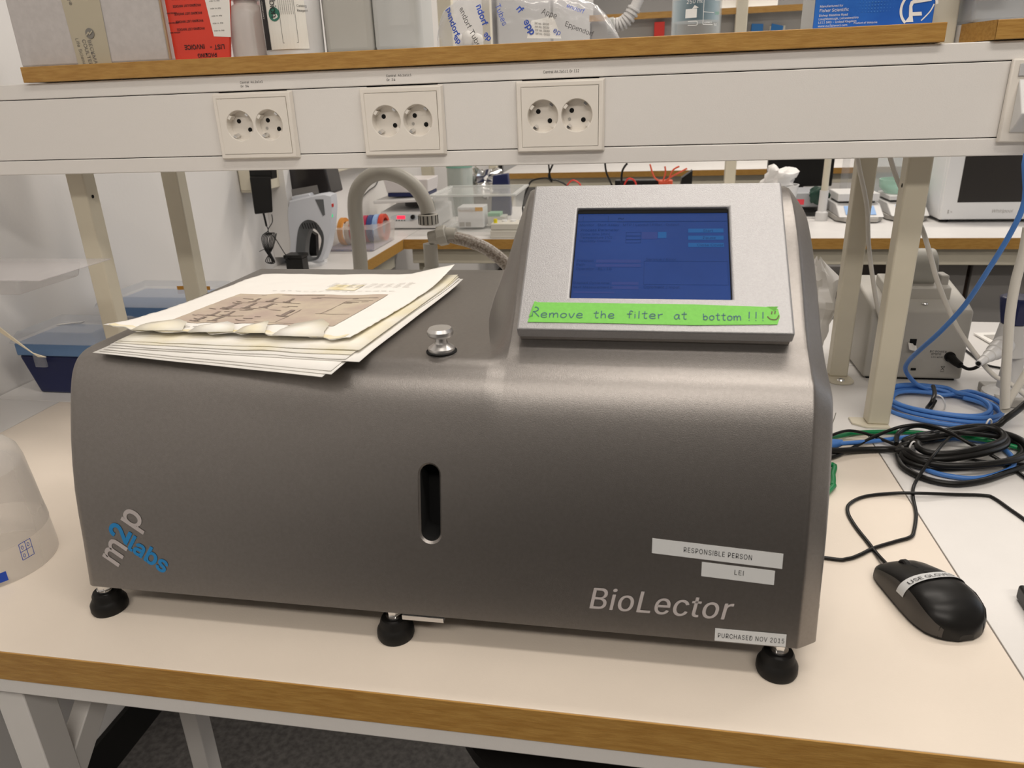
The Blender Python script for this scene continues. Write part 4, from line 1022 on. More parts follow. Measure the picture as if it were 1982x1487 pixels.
hang = [(.444, .520, 1.322), (.447, .505, 1.300), (0.4252, 0.5000, 1.2900), (0.4340, 0.5000, 1.2411), (0.4294, 0.5050, 1.2028), (0.4189, 0.5200, 1.1521), (0.4112, 0.5450, 1.1019), (0.3994, 0.5750, 1.0560), (0.3924, 0.6150, 1.0157), (0.3960, 0.6600, 0.9825), (0.4088, 0.7000, 0.9532), (0.4354, 0.7250, 0.9235), (0.4627, 0.7350, 0.9071)]
MB().tube([Vector(p) for p in hang] + coil, .0033, n=8, res=4).build('cable_sheath', M_BLUE_CABLE, NB, smooth=60)
MB().tube([(0.4560, 0.7096, 0.9250), (0.4410, 0.6608, 0.9320), (0.4302, 0.6370, 0.9280), (0.4309, 0.6509, 0.9120), (0.4390, 0.6616, 0.9060), (0.4495, 0.6759, 0.9150)], .0032, n=7).build('twist_tie', M_BLACK, NB, smooth=60)
MB().tube([(0.4418, 0.6641, 0.9290), (0.4504, 0.6590, 0.9280), (0.4588, 0.6625, 0.9150), (0.4640, 0.6733, 0.9020)], .0012, n=6).build('cable_tie', M_PWHITE, NB, smooth=60)
MB().prism([(.438, .515, 1.330), (.450, .515, 1.330), (.450, .505, 1.300), (.438, .505, 1.300)], (0, .010, 0)).build('plug', mat('dark_blue_boot', (.01, .08, .22), .4), NB, bevel=.001)
t = thing('network_cable', 'blue network cable plugged into the right side of the instrument', 'cable', (.30, .56, TOP))
MB().tube([(0.2650, 0.5092, 0.9120), (0.2850, 0.5146, 0.9120), (0.3177, 0.5352, 0.9060), (0.3481, 0.5471, 0.9050), (0.3786, 0.5586, 0.9050), (0.4132, 0.5609, 0.9040), (0.4535, 0.5617, 0.9040), (0.4845, 0.5484, 0.9040), (0.4913, 0.5178, 0.9040), (0.4830, 0.4872, 0.9040), (0.4600, 0.4635, 0.9040), (0.4226, 0.4443, 0.9040), (0.3935, 0.4465, 0.9040), (0.3730, 0.4581, 0.9040), (0.3612, 0.4798, 0.9040), (0.3624, 0.5051, 0.9050)], .0032, n=8).build('cable_sheath', M_BLUE_CABLE, t, smooth=60)
q0, q1 = Vector((0.2561, 0.5051, 0.9120)), Vector((0.2778, 0.5154, 0.9120))
MB().tube([q0, q1], lambda s: .0095 - .005 * s, n=10, straight=True).build('plug_boot', M_BLUE_CABLE, t, smooth=60)
cable('ground_cable', 'green cable running from behind the instrument across the black leads', [(0.2575, 0.5249, 0.9120), (0.2837, 0.5502, 0.9060), (0.3124, 0.5678, 0.9040), (0.3563, 0.5757, 0.9040), (0.3979, 0.5764, 0.9040), (0.4409, 0.5646, 0.9060), (0.4735, 0.5479, 0.9100), (0.5032, 0.5399, 0.9060), (0.5179, 0.5293, 0.9050), (0.5460, 0.5086, 0.9040)], .0034, M_GREEN_CABLE)
cable('ground_cable', 'short green cable loop peeking out beside the right side of the instrument', [(.10, .40, .905), (.15, .385, .905), (0.2493, 0.4599, 0.9050), (0.2494, 0.4333, 0.9040), (0.2439, 0.4083, 0.9040), (0.2352, 0.3903, 0.9040), (.15, .262, .904), (.09, .28, .904)], .0034, M_GREEN_CABLE)
# black power leads
pc = thing('power_cable', 'thick black power lead coiled and tied on the worktop right of the instrument', 'cable', (.43, .50, TOP))
kx, ky = .428, .5150
loops = []
for k, (dx, dy, a, b, tilt, z) in enumerate(((0, 0, .088, .046, 22, .908), (-.004, .003, .078, .036, 28, .917), (.004, -.002, .086, .050, 20, .914), (.0, .004, .070, .030, 30, .922))):
    loops += ell(kx + dx, ky + dy, a, b, tilt, z, 180 + k * 350, 180 + (k + 1) * 350 - 12, 16)
MB().tube([Vector(p) for p in ((0.2513, 0.4888, 0.9120), (0.2715, 0.4973, 0.9080), (0.3047, 0.5100, 0.9050), (0.3385, 0.5131, 0.9060), (0.3503, 0.4952, 0.9140))] + loops + [Vector(p) for p in ((0.4805, 0.5633, 0.9220), (0.5035, 0.5757, 0.9300), (0.5317, 0.5999, 0.9380), (0.5663, 0.6317, 0.9500), (0.6730, 0.7793, 0.9300))], .0046, n=10, res=4).build('cable_sheath', M_BLACK, pc, smooth=60)
for c_ in ((0.3615, 0.4964, 0.9140), (0.4806, 0.5676, 0.9200)):
    MB().tube([Vector(c_) + Vector((.010 * math.cos(a) * .5, .003 * math.cos(a), .013 * math.sin(a))) for a in [2 * PI * k / 14 for k in range(14)]], .0012, n=6, closed=True, res=2).build('cable_tie', M_PWHITE, pc, smooth=60)
cable('power_cable', 'black lead making the wide low arc in front of the coil', [(0.3468, 0.5022, 0.9080), (0.3423, 0.4700, 0.9050), (0.3508, 0.4463, 0.9045), (0.3696, 0.4294, 0.9045), (0.3950, 0.4257, 0.9045), (0.4293, 0.4388, 0.9045), (0.4658, 0.4632, 0.9045), (0.4946, 0.4818, 0.9045), (0.5490, 0.5154, 0.9045)], .0040, M_BLACK)
cable('power_cable', 'black lead leaving the coil behind to the right edge of the picture', [(0.3503, 0.5222, 0.9100), (0.3663, 0.5647, 0.9080), (0.3954, 0.5836, 0.9120), (0.4201, 0.5497, 0.9200), (0.4459, 0.5333, 0.9250), (0.4799, 0.5433, 0.9180), (0.5133, 0.5497, 0.9080), (0.5456, 0.5216, 0.9050)], .0034, M_BLACK)
cable('thin_cable', 'thin black cable bending high over the coil from the instrument side', [(0.2492, 0.4778, 0.9050), (0.2669, 0.4893, 0.9040), (0.3009, 0.5220, 0.9060), (0.3333, 0.5460, 0.9120), (0.3665, 0.5597, 0.9200), (0.3924, 0.5501, 0.9280), (0.4094, 0.5245, 0.9320), (0.4291, 0.5054, 0.9260), (0.4590, 0.4955, 0.9120), (0.4774, 0.4766, 0.9040), (0.4843, 0.4503, 0.9030), (0.4982, 0.4047, 0.9030)], .0024, M_BLACK)
cable('thin_cable', 'thin black cable arching from the instrument plug down into the coil', [(0.2571, 0.5173, 0.9140), (0.2681, 0.5267, 0.9180), (0.2908, 0.5426, 0.9180), (0.3127, 0.5465, 0.9140), (0.3334, 0.5443, 0.9080), (0.3500, 0.5304, 0.9060)], .0022, M_BLACK)
cable('thin_cable', 'thin black cable lying flat behind the blue loop at the right', [(0.4097, 0.5111, 0.9030), (0.4316, 0.5012, 0.9030), (0.4601, 0.4939, 0.9030), (0.4872, 0.4925, 0.9030), (0.5337, 0.4946, 0.9030)], .0020, M_BLACK)
cable('loose_wire', 'short grey wire end sticking up beside the instrument', [(0.2681, 0.5511, 0.9040), (0.2693, 0.5500, 0.9152), (0.2725, 0.5500, 0.9290), (0.2744, 0.5500, 0.9419)], .0007, M_GREY)
t = thing('keyboard', 'black keyboard corner at the right edge behind the mouse', 'keyboard', (.42, .20, TOP))
ka = Vector((0.3671, 0.2042, 0.9170)); e1 = Vector((1, -.06, 0)).normalized(); e2 = Vector((-.06, -1, 0)).normalized()
ka.z = TOP + .0005
MB().prism([ka, ka + e1 * .44, ka + e1 * .44 + e2 * .14, ka + e2 * .14], (0, 0, .016)).build('keyboard_body', M_BLACK, t, bevel=.003, seg=3)
kk = MB()
for r_ in range(5):
    for c_ in range(20):
        o_ = ka + e1 * (.014 + c_ * .0208) + e2 * (.014 + r_ * .0225) + Vector((0, 0, .0163))
        kk.prism([o_, o_ + e1 * .0175, o_ + e1 * .0175 + e2 * .0185, o_ + e2 * .0185], (0, 0, .005))
kk.build('keys', M_DARK, t, kind='stuff')

# ---------------------------------------------------------------- white tubing and things beside the right upright
def hose(label, pts, r, m=M_HOSE): return MB().tube(pts, r, n=12, res=6).build('hose', m, None, label, 'hose', None, smooth=60)
hose('thin cream tube crossing behind the nearest right upright down to the dispenser', [(0.3547, 0.7800, 1.2930), (0.3646, 0.7800, 1.2645), (0.3796, 0.7800, 1.2324), (0.3968, 0.7600, 1.1948), (0.4126, 0.7450, 1.1661), (0.4268, 0.7350, 1.1290), (0.4387, 0.7250, 1.0934), (0.4553, 0.7150, 1.0560), (0.4734, 0.7000, 1.0201), (0.5031, 0.6900, 0.9814), (0.5267, 0.6800, 0.9559), (0.5477, 0.6700, 0.9463), (0.5690, 0.6600, 0.9304)], .0036)
hose('thin cream tube hanging along the rear right upright', [(0.3149, 0.7950, 1.2856), (0.3261, 0.7930, 1.2474), (0.3431, 0.7900, 1.1927), (0.3531, 0.7900, 1.1360), (0.3653, 0.7900, 1.0859), (0.3846, 0.7950, 1.0244), (0.4097, 0.7950, 0.9713)], .0034)
hose('thick cream tube bent upwards in front of the dispenser at the right edge', [(0.4857, 0.5900, 1.1932), (0.4869, 0.5900, 1.1599), (0.4852, 0.5900, 1.1222), (0.4874, 0.5900, 1.0763), (0.4941, 0.5900, 1.0252), (0.5003, 0.5900, 0.9800), (0.5065, 0.5900, 0.9444), (0.5071, 0.5880, 0.9405)], .0062)
hose('cream tube rising from the foot of the thick bent tube', [(0.5137, 0.6000, 0.9388), (0.5162, 0.6000, 0.9532), (0.5228, 0.6000, 0.9730), (0.5298, 0.6000, 0.9963), (0.5372, 0.6000, 1.0229)], .0050)
# pale grey analyser
AN = thing('bench_analyser', 'pale grey analyser seen from behind with a roll cover and black power plug', 'analyser', (.46, .95, TOP))
M_AN = mat('analyser_grey', (0.46, 0.44, 0.40), .5, bump=.1)
ax0, ax1, ay0 = .377, .532, .80
mb = MB().prism([(ax0, ay0, TOP + .004), (ax0, ay0, TOP + .1225), (ax0, ay0 + .02, TOP + .1300), (ax0, ay0 + .125, TOP + .150), (ax0, ay0 + .16, TOP + .145), (ax0, ay0 + .16, TOP + .004)], (ax1 - ax0, 0, 0))
mb.build('housing', M_AN, AN, bevel=.004, seg=3)
B((ax0 + .008, ay0 + .006, TOP), (ax1 - .008, ay0 + .15, TOP + .0038)).build('base', M_VOID, AN)
MB().hexa([(.405, .835, 1.031), (.506, .835, 1.031), (.506, .90, 1.045), (.405, .90, 1.045), (.405, .835, 1.052), (.506, .835, 1.052), (.506, .90, 1.062), (.405, .90, 1.062)]).build('cover_ledge', M_AN, AN, bevel=.002)
MB().tube([(.420, .876, 1.078), (.484, .876, 1.078)], .032, n=28, straight=True).build('roll_cover', mat('roll_grey', (.40, .39, .35), .5), AN, bevel=.002)
B((.492, .850, 1.052), (.505, .880, 1.070)).build('hinge', M_GREY, AN, bevel=.002)
MB().lathe([(.0, .0), (.005, .0), (.0042, .0016), (.0, .002)], (.4615, .818, TOP + .1297), n=16).build('screw', M_CHROME, AN, smooth=30)
am = frame((0, ay0, TOP), (1, 0, 0), (0, 0, 1))
for b, x, z, s in (('DC POWER', .4760, .0510, .0052), ('12V 40W', .4790, .0415, .0044)): text(b, s, lambda p, x=x, z=z: am((x + p[0], z + p[1], p[2])), M_DARK, AN, lift=.0003, name='socket_lettering')
strokes([[(.479, .0490), (.4945, .0490)], [(.479, .0470), (.483, .0470)], [(.485, .0470), (.489, .0470)], [(.491, .0470), (.4945, .0470)], [(.498, .0195), (.5035, .0265)], [(.5035, .0195), (.498, .0265)], [(.4975, .0265), (.504, .0265)], [(.4975, .0175), (.504, .0175)]], .0004, am, M_DARK, AN, 'socket_symbol')
B((.4425, ay0 - .0006, TOP + .063), (.4530, ay0 + .002, TOP + .074)).build('slot', M_VOID, AN)
B((.4515, ay0 - .0008, TOP + .0185), (.4595, ay0 + .001, TOP + .0225)).build('port', M_VOID, AN)
MB().grid([[(.440 + .014 * i / 6, ay0 - .001 - .010 * j / 4 - .003 * math.sin(i), TOP + .068 - .009 * j / 4 - .006 * (i / 6) ** 2) for i in range(7)] for j in range(5)]).build('paper_end', M_PAPER, AN, fix=False, smooth=60)
a1 = Vector((.5080, ay0, TOP + .0445)); a2 = a1 + Vector((.006, -.022, -.004))
MB().tube([a1 + Vector((0, .004, 0)), a1 + Vector((0, -.004, 0))], .0085, n=20, straight=True).build('power_plug', M_RUBBER, AN, smooth=40)
MB().tube([a1, a1 + Vector((.004, -.014, -.004)), a2 + Vector((.002, -.004, -.002))], lambda s: .0075 - .002 * s, n=14).build('plug_sleeve', M_RUBBER, AN, smooth=40)
cable('adapter_cable', 'black cable from the analyser power plug up over the leaflet', [a2, (0.5235, 0.7650, 0.9361), (0.5354, 0.7650, 0.9382), (0.5429, 0.7650, 0.9473), (0.5534, 0.7700, 0.9626), (0.5683, 0.7800, 0.9728), (0.5958, 0.8000, 0.9827), (0.6266, 0.8200, 0.9859)], .0028, M_RUBBER)
cable('adapter_cable', 'thin black cable lying on the rear worktop past the analyser', [(0.5995, 0.9661, 0.9025), (0.6003, 0.9280, 0.9025), (0.6016, 0.8865, 0.9025), (0.6229, 0.8669, 0.9025), (0.6548, 0.8465, 0.9025)], .0020, M_RUBBER)
# leaflet
t = thing('leaflet', 'grey printed leaflet lying on the rear worktop under the dispenser', 'leaflet', (.62, 1.0, TOP))
MB().prism([(0.6514, 1.0672, 0.9020), (0.6593, 0.9902, 0.9020), (0.7112, 0.9379, 0.9020), (0.7763, 1.0857, 0.9020)], (0, 0, .003)).build('leaflet_pages', M_PAPER, t)
MB().prism([(0.6633, 1.0509, 0.9053), (0.6699, 1.0027, 0.9053), (0.7220, 0.9639, 0.9053), (0.7678, 1.0678, 0.9053)], (0, 0, .0006)).build('printed_picture', M_GREY, t)
# pipetting dispenser
D = thing('bottle_dispenser', 'white bottle top dispenser with navy cap and pointed ribbed nozzle at the right edge', 'dispenser', (.52, .70, TOP))
dc = Vector((.560, .73, 0))
M_DISP = mat('dispenser_white', (.66, .65, .64), .35)
MB().lathe([(.0, 1.024), (.018, 1.024), (.0225, 1.045), (.0255, 1.062), (.0245, 1.066), (.0, 1.067)], (dc.x, dc.y, 0), n=10).build('navy_cap', M_NAVY, D, bevel=.002)
MB().lathe([(.0, .975), (.024, .975), (.022, .990), (.0175, 1.024), (.0, 1.024)], (dc.x, dc.y, 0), n=32).build('dispenser_body', M_DISP, D, smooth=40)
nz0 = Vector((dc.x - .012, dc.y - .012, .992)); nz1 = Vector((0.4923, 0.6600, 0.9820))
dn = nz1 - nz0
ribs = [nz0 + dn * q for q in (0, .18, .19, .38, .39, .58, .59, .78, .79, 1)]
def rr_(s): return interp([(0, .0160), (.2, .0145), (.4, .0115), (.6, .0090), (.8, .0068), (1, .0048)], s)
MB().tube(ribs, rr_, n=24, straight=True).build('nozzle', M_DISP, D, smooth=30)
MB().tube([nz1, nz1 + dn.normalized() * .0006], .0034, n=16, straight=True).build('nozzle_opening', M_VOID, D)
MB().lathe([(.0, .902), (.034, .902), (.034, .912), (.016, .920), (.014, .975), (.0, .975)], (dc.x + .012, dc.y, 0), n=32).build('stand_column', M_DISP, D, smooth=30)
B((.546, .690, .9002), (.62, .77, .914)).build('stand_foot', M_GREY, D, bevel=.002)
# crumpled bag between the instrument and the rear upright
t = thing('crumpled_bag', 'crumpled translucent white bag in a plastic cup behind the console', 'bag', (.31, .90, TOP))
def cr(u, v):
    a = 2 * PI * u; r0 = interp([(0, .012), (.3, .022), (.6, .034), (.8, .030), (1, .004)], v)
    r0 *= 1 + .5 * noise.noise(Vector((math.cos(a) * 1.6, math.sin(a) * 1.6, v * 5)))
    return Vector((.318 + r0 * math.cos(a) - .012 * v, .90 + r0 * math.sin(a), TOP + .002 + .185 * v + .012 * noise.noise(Vector((math.cos(a) * 2, math.sin(a) * 2, v * 3 + 4))) * v))
MB().grid([[cr(i / 22, j / 16) for i in range(22)] for j in range(17)], closed_u=True).build('bag_film', film('white_film', (.82, .80, .77), .62, .25), t, fix=False, smooth=25)

# ---------------------------------------------------------------- left side of the island
M_CLEARLID = film('clear_lid', (.55, .57, .61), .10, .1)
M_LBLUE = mat('light_blue_plastic', (.13, .24, .44), .45)
def tool_box(label, x0, x1, y0, y1, z, s=1.0):
    t = thing('storage_box', label, 'box', ((x0 + x1) / 2, (y0 + y1) / 2, z))
    i = .012 * s
    MB().hexa([(x0 + i, y0 + i, z), (x1 - i, y0 + i, z), (x1 - i, y1 - i, z), (x0 + i, y1 - i, z), (x0, y0, z + .075 * s), (x1, y0, z + .075 * s), (x1, y1, z + .075 * s), (x0, y1, z + .075 * s)]).build('box_body', M_NAVY, t, bevel=.004, seg=3)
    B((x0 - .002, y0 - .002, z + .0752 * s), (x1 + .002, y1 + .002, z + .098 * s)).build('tray', M_LBLUE, t, bevel=.003, seg=3)
    MB().hexa([(x0 - .008, y0 - .008, z + .0985 * s), (x1 + .008, y0 - .008, z + .0985 * s), (x1 + .008, y1 + .008, z + .0985 * s), (x0 - .008, y1 + .008, z + .0985 * s), (x0 + .004, y0 + .004, z + .118 * s), (x1 - .004, y0 + .004, z + .118 * s), (x1 - .004, y1 - .004, z + .118 * s), (x0 + .004, y1 - .004, z + .118 * s)]).build('clear_lid', M_CLEARLID, t, bevel=.003, seg=3)
    B(((x0 + x1) / 2 - .040, y0 - .011, z + .058 * s), ((x0 + x1) / 2 - .018, y0 - .006, z + .080 * s)).build('clasp', M_CLEARLID, t, bevel=.001)
    return t
t = tool_box('navy storage box with blue tray and clear lid at the foot of the left upright', -1.082, -.925, .597, .715, TOP)
MB().hexa([(-1.03, .640, 1.0185), (-.992, .652, 1.0185), (-.990, .656, 1.0185), (-1.028, .645, 1.0185), (-1.03, .640, 1.0195), (-.985, .652, 1.0225), (-.983, .656, 1.0225), (-1.028, .645, 1.0195)]).build('folded_note', M_PAPER, t)
t2 = tool_box('second storage box with clear lid behind the navy one', -1.10, -.885, .835, .99, TOP)
tp_ = MB().grid([[Vector((-.960 + .075 * i / 8, .90 + .002 * math.sin(i), TOP + .1185 + .004 * j + .002 * noise.noise(Vector((i, j, 0))))) for i in range(9)] for j in range(3)])
tp_.build('orange_tape', mat('orange_tape', (.62, .28, .03), .5), t2, fix=False, smooth=60)
# clear tray and wooden stick at the left edge, resting on a clear jar just outside
j = thing('storage_jar', 'clear jar holding a pale wooden stick at the left edge of the bench', 'jar', (-.97, .40, TOP))
MB().lathe([(.0, .002), (.045, .002), (.048, .006), (.048, .150), (.046, .150), (.046, .006), (.0, .004)], (-1.03, .40, TOP), n=32, caps=False).build('jar_wall', M_CLEARLID, j, smooth=40)
s_a, s_b = Vector((-0.9183, 0.4000, 1.1024)), Vector((-0.8362, 0.4000, 1.0471))
MB().prism([s_a + Vector((0, 0, .006)), s_a - Vector((0, 0, .006)), s_b - Vector((.012, 0, .0)), s_b, s_b + Vector((-.02, 0, .006))], (0, .002, 0)).build('wooden_stick', mat('birch_stick', (.62, .55, .42), .6), j)
t = thing('clear_tray', 'shallow clear plastic tray with a thin rim at the left edge', 'tray', (-1.02, .40, 1.052))
a0, a1 = Vector((-0.7544, 0.3600, 1.1727)), Vector((-0.7962, 0.3600, 1.1572))
zr = a0.z; zb = zr - .022
xr, xb_ = a0.x, a1.x
rim = [(xr, .345), (xr, .47), (XL + .006, .47), (XL + .006, .345)]
MB().hexa([(XL + .012, .352, zb), (xb_ - .006, .352, zb), (xb_ - .006, .463, zb), (XL + .012, .463, zb), (XL + .008, .348, zr - .001), (xb_, .348, zr - .001), (xb_, .467, zr - .001), (XL + .008, .467, zr - .001)]).build('tray_wall', film('tray_clear', (.55, .53, .53), .08, .12), t, bevel=.004, seg=3)
MB().box((XL + .004, .340, zr), (xr, .475, zr + .0014)).build('tray_rim', film('tray_rim_clear', (.60, .58, .59), .15, .12), t, bevel=.0005)
t['label'] = 'shallow clear plastic tray with a thin rim resting on the jar at the left edge'
# frosted tub, bottom up
TB = thing('plastic_tub', 'frosted plastic tub standing upside down at the left edge of the beige bench', 'tub', (-.708, .128, TOP))
M_TUB = film('frosted_tub', (.66, .63, .60), .20, .35)
TCX, TCY = -.714, .130
prof = [(.0635, .0), (.0640, .004), (.0625, .035), (.0590, .085), (.0560, .118), (.0530, .130), (.046, .139), (.035, .143), (.0, .1445)]
MB().lathe(prof, (TCX, TCY, TOP + .0004), n=64, caps=False).build('tub_wall', M_TUB, TB, smooth=60)
MB().lathe([(.0630, .040), (.0580, .085), (.0530, .115), (.0, .1155)], (TCX, TCY, TOP), n=48, caps=False).build('inner_cup', film('frosted_inner', (.58, .56, .54), .16, .4), TB, smooth=60)
def tubm(a0_, z0_):
    def f(p):
        z = z0_ + p[1]; r = interp([(h, r_) for r_, h in prof[1:]], z) + .0006 + p[2]; a = a0_ + p[0] / .065
        return Vector((TCX + r * math.sin(a), TCY - r * math.cos(a), TOP + z))
    return f
tm = tubm(1.26, .020)
gl = []
strokes([[(0, 0), (.0135, .0)], [(.0, .0095), (.0135, .0095)], [(.001, .019), (.0145, .019)], [(0, 0), (.001, .019)], [(.0070, 0), (.0078, .019)], [(.0135, 0), (.0145, .019)]], .00035, tm, M_BLUE_INK, TB, 'printed_grid')
for (gx, gz) in ((.0030, .0045), (.0036, .0140), (.0105, .0142)): strokes([[(gx + .0011 * math.cos(a), gz + .0020 * math.sin(a)) for a in [2 * PI * k / 10 for k in range(11)]]], .0003, tm, M_BLUE_INK, TB, 'printed_grid')
flat(rect(-.022, -.012, .0, -.001), tubm(.98, .018), mat('blue_sticker', (.01, .06, .42), .4), TB, 'blue_sticker', lift=.0004, sub=4)

# ---------------------------------------------------------------- drain pipe behind the instrument
PP = thing('drain_pipe', 'grey plastic gooseneck pipe with side branch behind the instrument', 'pipe', (-.50, .98, TOP))
yp = .98
pA = [(-0.5823, 0.9800, 1.0256), (-0.5807, 0.9800, 1.0695), (-0.5801, 0.9800, 1.1230), (-0.5796, 0.9800, 1.1751), (-0.5703, 0.9800, 1.2076), (-0.5458, 0.9800, 1.2314), (-0.5124, 0.9800, 1.2408), (-0.4779, 0.9800, 1.2323), (-0.4499, 0.9800, 1.2120), (-0.4320, 0.9800, 1.1838), (-0.4263, 0.9800, 1.1614)]
base = Vector(pA[0]); 
MB().tube([(base.x, yp, TOP + .001)] + pA, .0150, n=20, res=6).build('gooseneck', M_PIPE, PP, smooth=60)
e = Vector((-0.4273, 0.9800, 1.1481)); xx = e.x
MB().lathe([(.0165, .0), (.0195, .001), (.0195, .020), (.0165, .021)], (xx, yp, e.z - .010), n=24).build('ribbed_collar', M_PIPE, PP, smooth=20)
for k in range(14):
    a = 2 * PI * k / 14; B((-.0012, -.0005, .002), (.0012, .0012, .017))
    q = MB().box((xx + .0190 * math.cos(a) - .0012, yp + .0190 * math.sin(a) - .0012, e.z - .008), (xx + .0190 * math.cos(a) + .0012, yp + .0190 * math.sin(a) + .0012, e.z + .009)); q.build('collar_groove', M_DARK, PP)
MB().lathe([(.0145, .0), (.0145, .20)], (xx, yp, TOP), n=24).build('riser', M_PIPE, PP, smooth=40)
MB().lathe([(.0175, .0), (.0175, .150), (.0150, .152)], (xx, yp, TOP), n=24).build('lower_sleeve', M_PIPE, PP, smooth=40)
B((xx - .022, yp - .022, TOP), (xx + .022, yp + .022, TOP + .012)).build('base_collar', M_PIPE, PP, bevel=.003)
b0, b1 = Vector((-0.4270, 0.9800, 1.1099)), Vector((-0.3941, 0.9800, 1.1171))
MB().tube([b0, b1], .0145, n=20, straight=True).build('branch', M_PIPE, PP, smooth=40)
n1 = b1 + (b1 - b0).normalized() * .004
MB().tube([b0 + (b1 - b0) * .55, n1], .0205, n=8, straight=True).build('union_nut', M_PIPE, PP, bevel=.002)
hpts = [n1, (-0.3751, 0.9800, 1.1118), (-0.3436, 0.9800, 1.1035), (-0.3103, 0.9800, 1.0889), (-0.2795, 0.9800, 1.0659), (-0.2509, 0.9800, 1.0333)]
MB().tube(hpts, .0128, n=20, res=10).build('braided_hose', mat('braided_hose', (.42, .38, .33), .35, color2=(.18, .14, .11), noise_scale=260), PP, smooth=60)
MB().tube([n1 - Vector((.002, 0, 0)), n1 + Vector((.018, 0, -.001))], .0140, n=20, straight=True).build('hose_ferrule', M_PIPE, PP, smooth=40)

# ---------------------------------------------------------------- benches across the aisle
def edged_bench(name, label, x0, x1, y0, y1, z=.9, edge='front', ex=None):
    t = thing(name, label, 'bench', ((x0 + x1) / 2, (y0 + y1) / 2, 0))
    B((x0, y0 + .0025, z - .036), (x1, y1, z)).build('worktop', M_LAM, t)
    B((x0, y0, z - .036), (x1, y0 + .0024, z - .0006)).build('edge_strip', M_WOOD, t)
    B((x0 + .02, y0 + .03, z - .095), (x1 - .02, y0 + .06, z - .037)).build('frame_rail', M_CREAM, t, bevel=.002)
    for x in ((x0 + .03, x1 - .07)):
        B((x, y0 + .07, 0), (x + .04, y0 + .11, z - .037)).build('leg', M_CREAM, t)
    return t
YF = 2.125
fbench = edged_bench('laboratory_bench', 'white far bench with beech edge across the aisle, carrying the microwave', -.868, 3.2, YF, 2.95)
t = thing('laboratory_bench', 'white bench with beech edge running along the left wall', 'bench', (-1.0, 2.0, 0))
B((XL + .002, 1.20, .864), (-.871, 2.95, .9)).build('worktop', M_LAM, t)
B((-.8708, 1.20, .864), (-.8685, 2.124, .8994)).build('edge_strip', M_WOOD, t)
B((-.93, 1.26, .805), (-.90, 2.10, .863)).build('frame_rail', M_CREAM, t)
for y in (1.24, 1.9): B((-.94, y, 0), (-.90, y + .04, .8045)).build('leg', M_CREAM, t)
# cupboards under the far bench
M_CUP = mat('cupboard_grey', (.34, .325, .31), .5); M_CUPD = mat('cupboard_dark_brown', (.05, .03, .02), .6)  # door grey, and a dark brown for the carcass behind the doors
def cupboard(label, x0, x1, m, n=1, z1=.80, y0=2.27):
    t = thing('base_cupboard', label, 'cupboard', ((x0 + x1) / 2, y0 + .25, 0))
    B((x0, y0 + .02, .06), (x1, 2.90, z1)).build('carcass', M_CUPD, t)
    B((x0 + .01, y0 + .05, 0), (x1 - .01, 2.88, .059)).build('plinth', M_DARK, t)
    for k in range(n):
        a = x0 + (x1 - x0) * k / n; b = x0 + (x1 - x0) * (k + 1) / n
        B((a + .008, y0, .07), (b - .008, y0 + .0195, z1 - .01)).build('door', m, t, bevel=.002)
    return t
cupboard('white cupboard under the far bench left of the console', -.47, -.13, mat('cupboard_white', (.62, .60, .56), .5), 1, .80)
cupboard('grey cupboard with two doors under the far bench beneath the microwave', .86, 1.62, M_CUP, 3)
t = thing('waste_bin', 'dark grey waste bin under the far bench', 'bin', (.70, 2.50, 0))
MB().lathe([(.0, .0), (.10, .0), (.13, .45), (.14, .46), (.12, .46), (.0, .45)], (.70, 2.50, 0), n=28).build('bin_body', M_BLACK, t, smooth=40)

# microwave
t = thing('microwave_oven', 'white microwave oven with dark door window on the far bench', 'microwave', (1.30, 2.62, .9))
mwx, mwy = 1.040, 2.42
B((mwx, mwy + .022, .912), (mwx + .50, mwy + .40, .912 + .285)).build('casing', M_PWHITE, t, bevel=.006, seg=3)
B((mwx, mwy, .912), (mwx + .385, mwy + .0215, .912 + .285)).build('door', M_PWHITE, t, bevel=.004, seg=3)
B((mwx + .386, mwy, .912), (mwx + .50, mwy + .0215, .912 + .285)).build('control_panel', M_PWHITE, t, bevel=.004)
B((mwx + .050, mwy - .0012, .912 + .060), (mwx + .350, mwy + .001, .912 + .250)).build('door_window', mat('microwave_glass', (.035, .032, .03), .25), t, bevel=.001)
text('Whirlpool', .016, lambda p: Vector((mwx + .165 + p[0], mwy - .0010 - p[2], .912 + .024 + p[1])), M_GREY, t, name='door_lettering', shear=.3)
text('⌂ ≈', .012, lambda p: Vector((mwx + .022 + p[0], mwy - .0010 - p[2], .912 + .024 + p[1])), M_GREY, t, name='door_lettering')
for x in (mwx + .03, mwx + .46): 
    for y in (mwy + .04, mwy + .36): MB().lathe([(.0, .0), (.015, .0), (.015, .0115), (.0, .0115)], (x, y, .9002), n=12).build('foot', M_BLACK, t)

